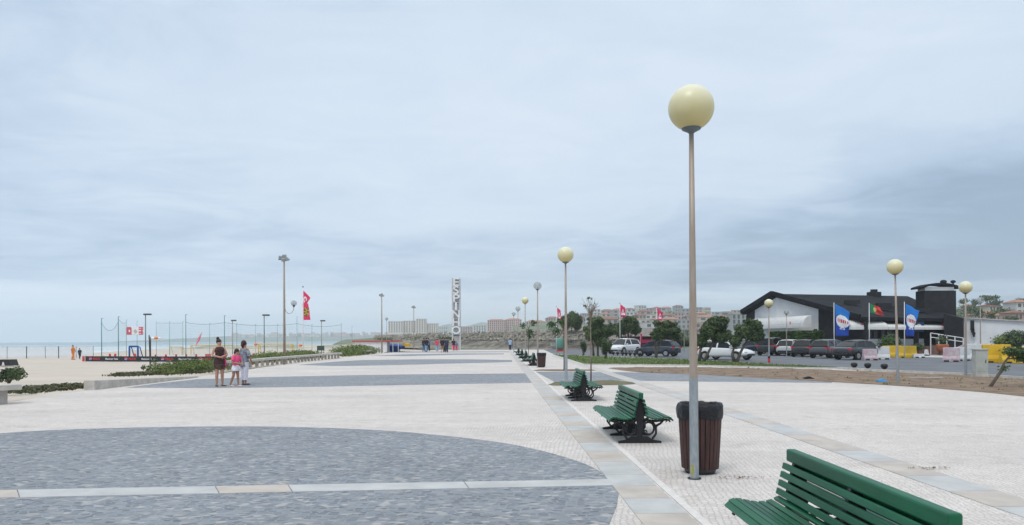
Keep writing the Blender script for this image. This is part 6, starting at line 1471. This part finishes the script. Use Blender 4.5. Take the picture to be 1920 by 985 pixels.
# rising ground and trees on the right hillside
ridge('right_hill', [(1540, 625), (1620, 606), (1700, 592), (1790, 580), (1850, 577), (1920, 581), (2000, 578), (2200, 570)], 440, 190, m_veg, 7, rough=1.0, nfy=.03)
def far_tree(px, cy, Y, r, label, seed, stem=True, m=m_leaf, flat=.7, grp='trees on the hillsides'):
    rnd = random.Random(seed); p = D(px, cy, Y); t = thing('tree', label, 'tree', (p.x, Y, p.z-r*1.4), 0, grp)
    bl = [(rnd.gauss(0, r*.4), rnd.gauss(0, r*.3), r*1.4+rnd.gauss(0, r*.15), r*.6, r*.6, r*flat*.6) for _ in range(6)]
    mb = MB(); leaves(mb, bl, 420, r*.26, rnd, .5); mb.build('crown', m, t, fixn=False)
    mb = MB(); mb.tube([(0, 0, -r), (0, 0, r*1.3)], [r*.10, r*.05], 6); mb.build('trunk', m_bark, t)
tl = [(1851, 560, 300, 3.2, 'umbrella pine with a flat crown standing on the right skyline'), (1806, 566, 320, 2.2, 'small dark tree on the skyline left of the umbrella pine'), (1866, 569, 300, 3.2, 'broad dark tree on the skyline right of the umbrella pine'), (1829, 568, 320, 2.2, 'low dark skyline tree between the two lamp globes'), (1914, 563, 250, 2.0, 'slim dark conifer at the right edge of the skyline'), (1895, 573, 260, 2.0, 'round dark tree above the white house on the right'), (1880, 583, 240, 2.8, 'dark tree in front of the right hillside houses'), (1862, 591, 220, 2.4, 'dark tree low on the hillside behind the annex'), (1838, 585, 240, 2.6, 'dark bushy tree behind the annex beside the lamp'), (1820, 577, 300, 2.6, 'dark tree on the slope beside the tower lamp'), (1893, 600, 180, 1.6, 'small tree just over the annex wall near the right edge'), (1720, 577, 400, 3, 'dark tree peeping over the restaurant roof end'), (1366, 597, 560, 7, 'dark blue green tree clump above the town near the restaurant'), (1318, 600, 560, 6, 'dark tree clump among the houses right of the lamp pole'), (1385, 603, 480, 5, 'dark tree among the houses touching the restaurant roof edge')]
for i, (px, cy, Y, r, lb) in enumerate(tl): far_tree(px, cy, Y, r, lb, 50+i, flat=.45 if i in (0,) else .8)
# scattered greenery in the town: nobody could count it
rnd = random.Random(77); mb = MB()
for _ in range(170):
    px = rnd.uniform(1030, 1430); r_ = rnd.randrange(5); Y = rows[r_][1]-12; cy = crest(px); hy = 633-.0045*(px-960); y = hy+(cy+4-hy)*(rowh[r_]-.02); p = D(px, y, Y); leaves(mb, [(p.x, p.y, p.z+1, 4.5, 3, 2.0)], 46, 1.5, rnd)
for _ in range(260):
    px = rnd.uniform(1540, 1990); Y = rnd.uniform(200, 420); cy = 577+max(0, 1790-px)*.12; u = (Y-200)/220; y = 612+(cy-612)*u; p = D(px, y, Y); leaves(mb, [(p.x, p.y, p.z, 3.2, 3, 2.0)], 56, .9, rnd)
tag(mb.build('hillside_greenery', m_leaf4, fixn=False), 'loose greenery growing between the hillside houses', 'greenery', kind='stuff')
# large apartment blocks
def block(px0, px1, top_y, base_y, Y, mw, roof, label, storeys, cols, d=16, rz=0):
    a = D(px0, base_y, Y); b = D(px1, base_y, Y); tp = D((px0+px1)/2, top_y, Y).z; h = tp-a.z
    return house((px0+px1)/2, base_y, Y, b.x-a.x, h, d, 0, roof, label, storeys, cols, 'large apartment blocks by the coast', rz, 'apartment_block', mw, tall=True)
mbe = mat('beige_block_render', (.72, .57, .42), .9); mpk = mat('pink_block_render', (.70, .48, .42), .9)
block(729, 757, 603, 624, 1500, mbe, None, 'left wing of the hazy beige apartment complex', 5, 6)
block(757, 781, 602, 624, 1510, mbe, None, 'middle wing of the hazy beige apartment complex', 5, 5)
block(781, 800, 598.5, 624, 1490, mbe, None, 'tallest stepped part of the hazy beige apartment complex', 6, 4)
block(801, 822, 607, 625, 1500, mbe, None, 'lower right wing of the hazy beige apartment complex', 4, 5)
block(822, 840, 613, 625, 1600, walls[0][1], None, 'low pale building right of the hazy beige complex', 2, 5)
block(864, 886, 613, 625, 1300, walls[2][1], None, 'low pinkish building right of the letter tower', 2, 5)
block(888, 912, 611, 624, 1200, walls[0][1], None, 'low white building left of the pink orange roofed block', 3, 5)
block(914, 948, 601.5, 621, 900, mpk, m_tile, 'pink block with orange roof, left half of the pair', 5, 9, rz=.05)
block(948, 978, 600, 621, 905, mpk, m_tile, 'pink block with orange roof, right half of the pair', 5, 8, rz=-.05)
block(986, 1022, 603.5, 621, 850, walls[1][1], m_tile, 'wide cream block with orange roof behind the clear globe lamp', 4, 8)
block(1023, 1050, 597, 620, 800, walls[2][1], m_tile2, 'pinkish block left of the second globe lamp', 4, 6)
block(1367, 1392, 590, 618, 300, walls[3][1], None, 'plain grey building left of the restaurant roof edge', 3, 3, 8)
# far hazy houses on the other shore
rnd = random.Random(5)
wl_ = ['white', 'cream', 'pinkish', 'pale grey', 'beige']
for i in range(34):
    px = 440+i*8.6+rnd.uniform(-3, 3); Y = 2450; cy = 631-(px-440)*.011; wi = rnd.randrange(5); w = rnd.uniform(9, 22)
    anc = min([(436, 'flat lamp'), (533, 'floodlight mast'), (575, 'red flag'), (603, 'far flat lamp'), (660, 'dark bush'), (716, 'slender mast')], key=lambda q: abs(q[0]-px))[1]
    ordn = ['1st', '2nd', '3rd'][i] if i < 3 else f'{i+1}th'
    t = thing('house', f'hazy {wl_[wi]} house on the far shore, {ordn} from left, near the {anc}', 'building', (D(px, cy, Y).x, Y, D(px, cy, Y).z-5), 0, 'tiny houses on the far shore')
    h = rnd.uniform(8, 15); mb = MB(); mb.box((0, 0, h/2), (w, 12, h)); mb.build('wall', walls[wi][1], t)
    mb = MB(); mb.add([(-w/2, -6, h), (w/2, -6, h), (w/2, 6, h), (-w/2, 6, h), (-w/2+2, 0, h+2.5), (w/2-2, 0, h+2.5)], [(0, 1, 5, 4), (1, 2, 5), (2, 3, 4, 5), (3, 0, 4), (3, 2, 1, 0)]); mb.build('roof', m_tile, t)
# ------------------------------------------------------------------ grass tufts on the lawn and the bare soil
rnd = random.Random(99); mb = MB()
def inside(p, poly):
    c = False; n = len(poly)
    for i in range(n):
        a, b = poly[i], poly[i-1]
        if (a[1] > p[1]) != (b[1] > p[1]) and p[0] < (b[0]-a[0])*(p[1]-a[1])/(b[1]-a[1])+a[0]: c = not c
    return c
for poly, cnt, hh in ((lawn, 2600, .05), (soil, 110, .035)):
    k = 0
    while k < cnt:
        q = (rnd.uniform(1030, 1930), rnd.uniform(664, 744))
        if not inside(q, poly): continue
        p = G(*q); k += 1
        for _ in range(3):
            a = rnd.random()*6.28; h = hh*(.5+rnd.random()); w = .03; o_ = Vector((rnd.gauss(0, .05), rnd.gauss(0, .05), .02))
            mb.add([p+o_+Vector((w*cos(a), w*sin(a), 0)), p+o_-Vector((w*cos(a), w*sin(a), 0)), p+o_+Vector((rnd.gauss(0, .03), rnd.gauss(0, .03), h+.03))], [(0, 1, 2)])
tag(mb.build('grass_tufts', leafmat('grass_blade', (.14, .20, .05), (.09, .11, .035), 3), fixn=False), 'short tufts of grass on the lawn and the dry soil strip', 'grass', kind='stuff')
# ------------------------------------------------------------------ haze
m_haze = bpy.data.materials.new('haze_air'); m_haze.use_nodes = True; nt = m_haze.node_tree; nt.nodes.clear(); N = NT(nt)
v = N('ShaderNodeVolumePrincipled', {'Color': (.88, .945, 1.0, 1), 'Density': .00032, 'Anisotropy': 0.0})
N('ShaderNodeOutputMaterial', {'Volume': v.outputs[0]})
mb = MB(); mb.box((-700, 3000, 60), (12600, 6900, 130)); hz = mb.build('haze', m_haze); hz['kind'] = 'stuff'; hz['label'] = 'pale sea haze lying over the whole place'
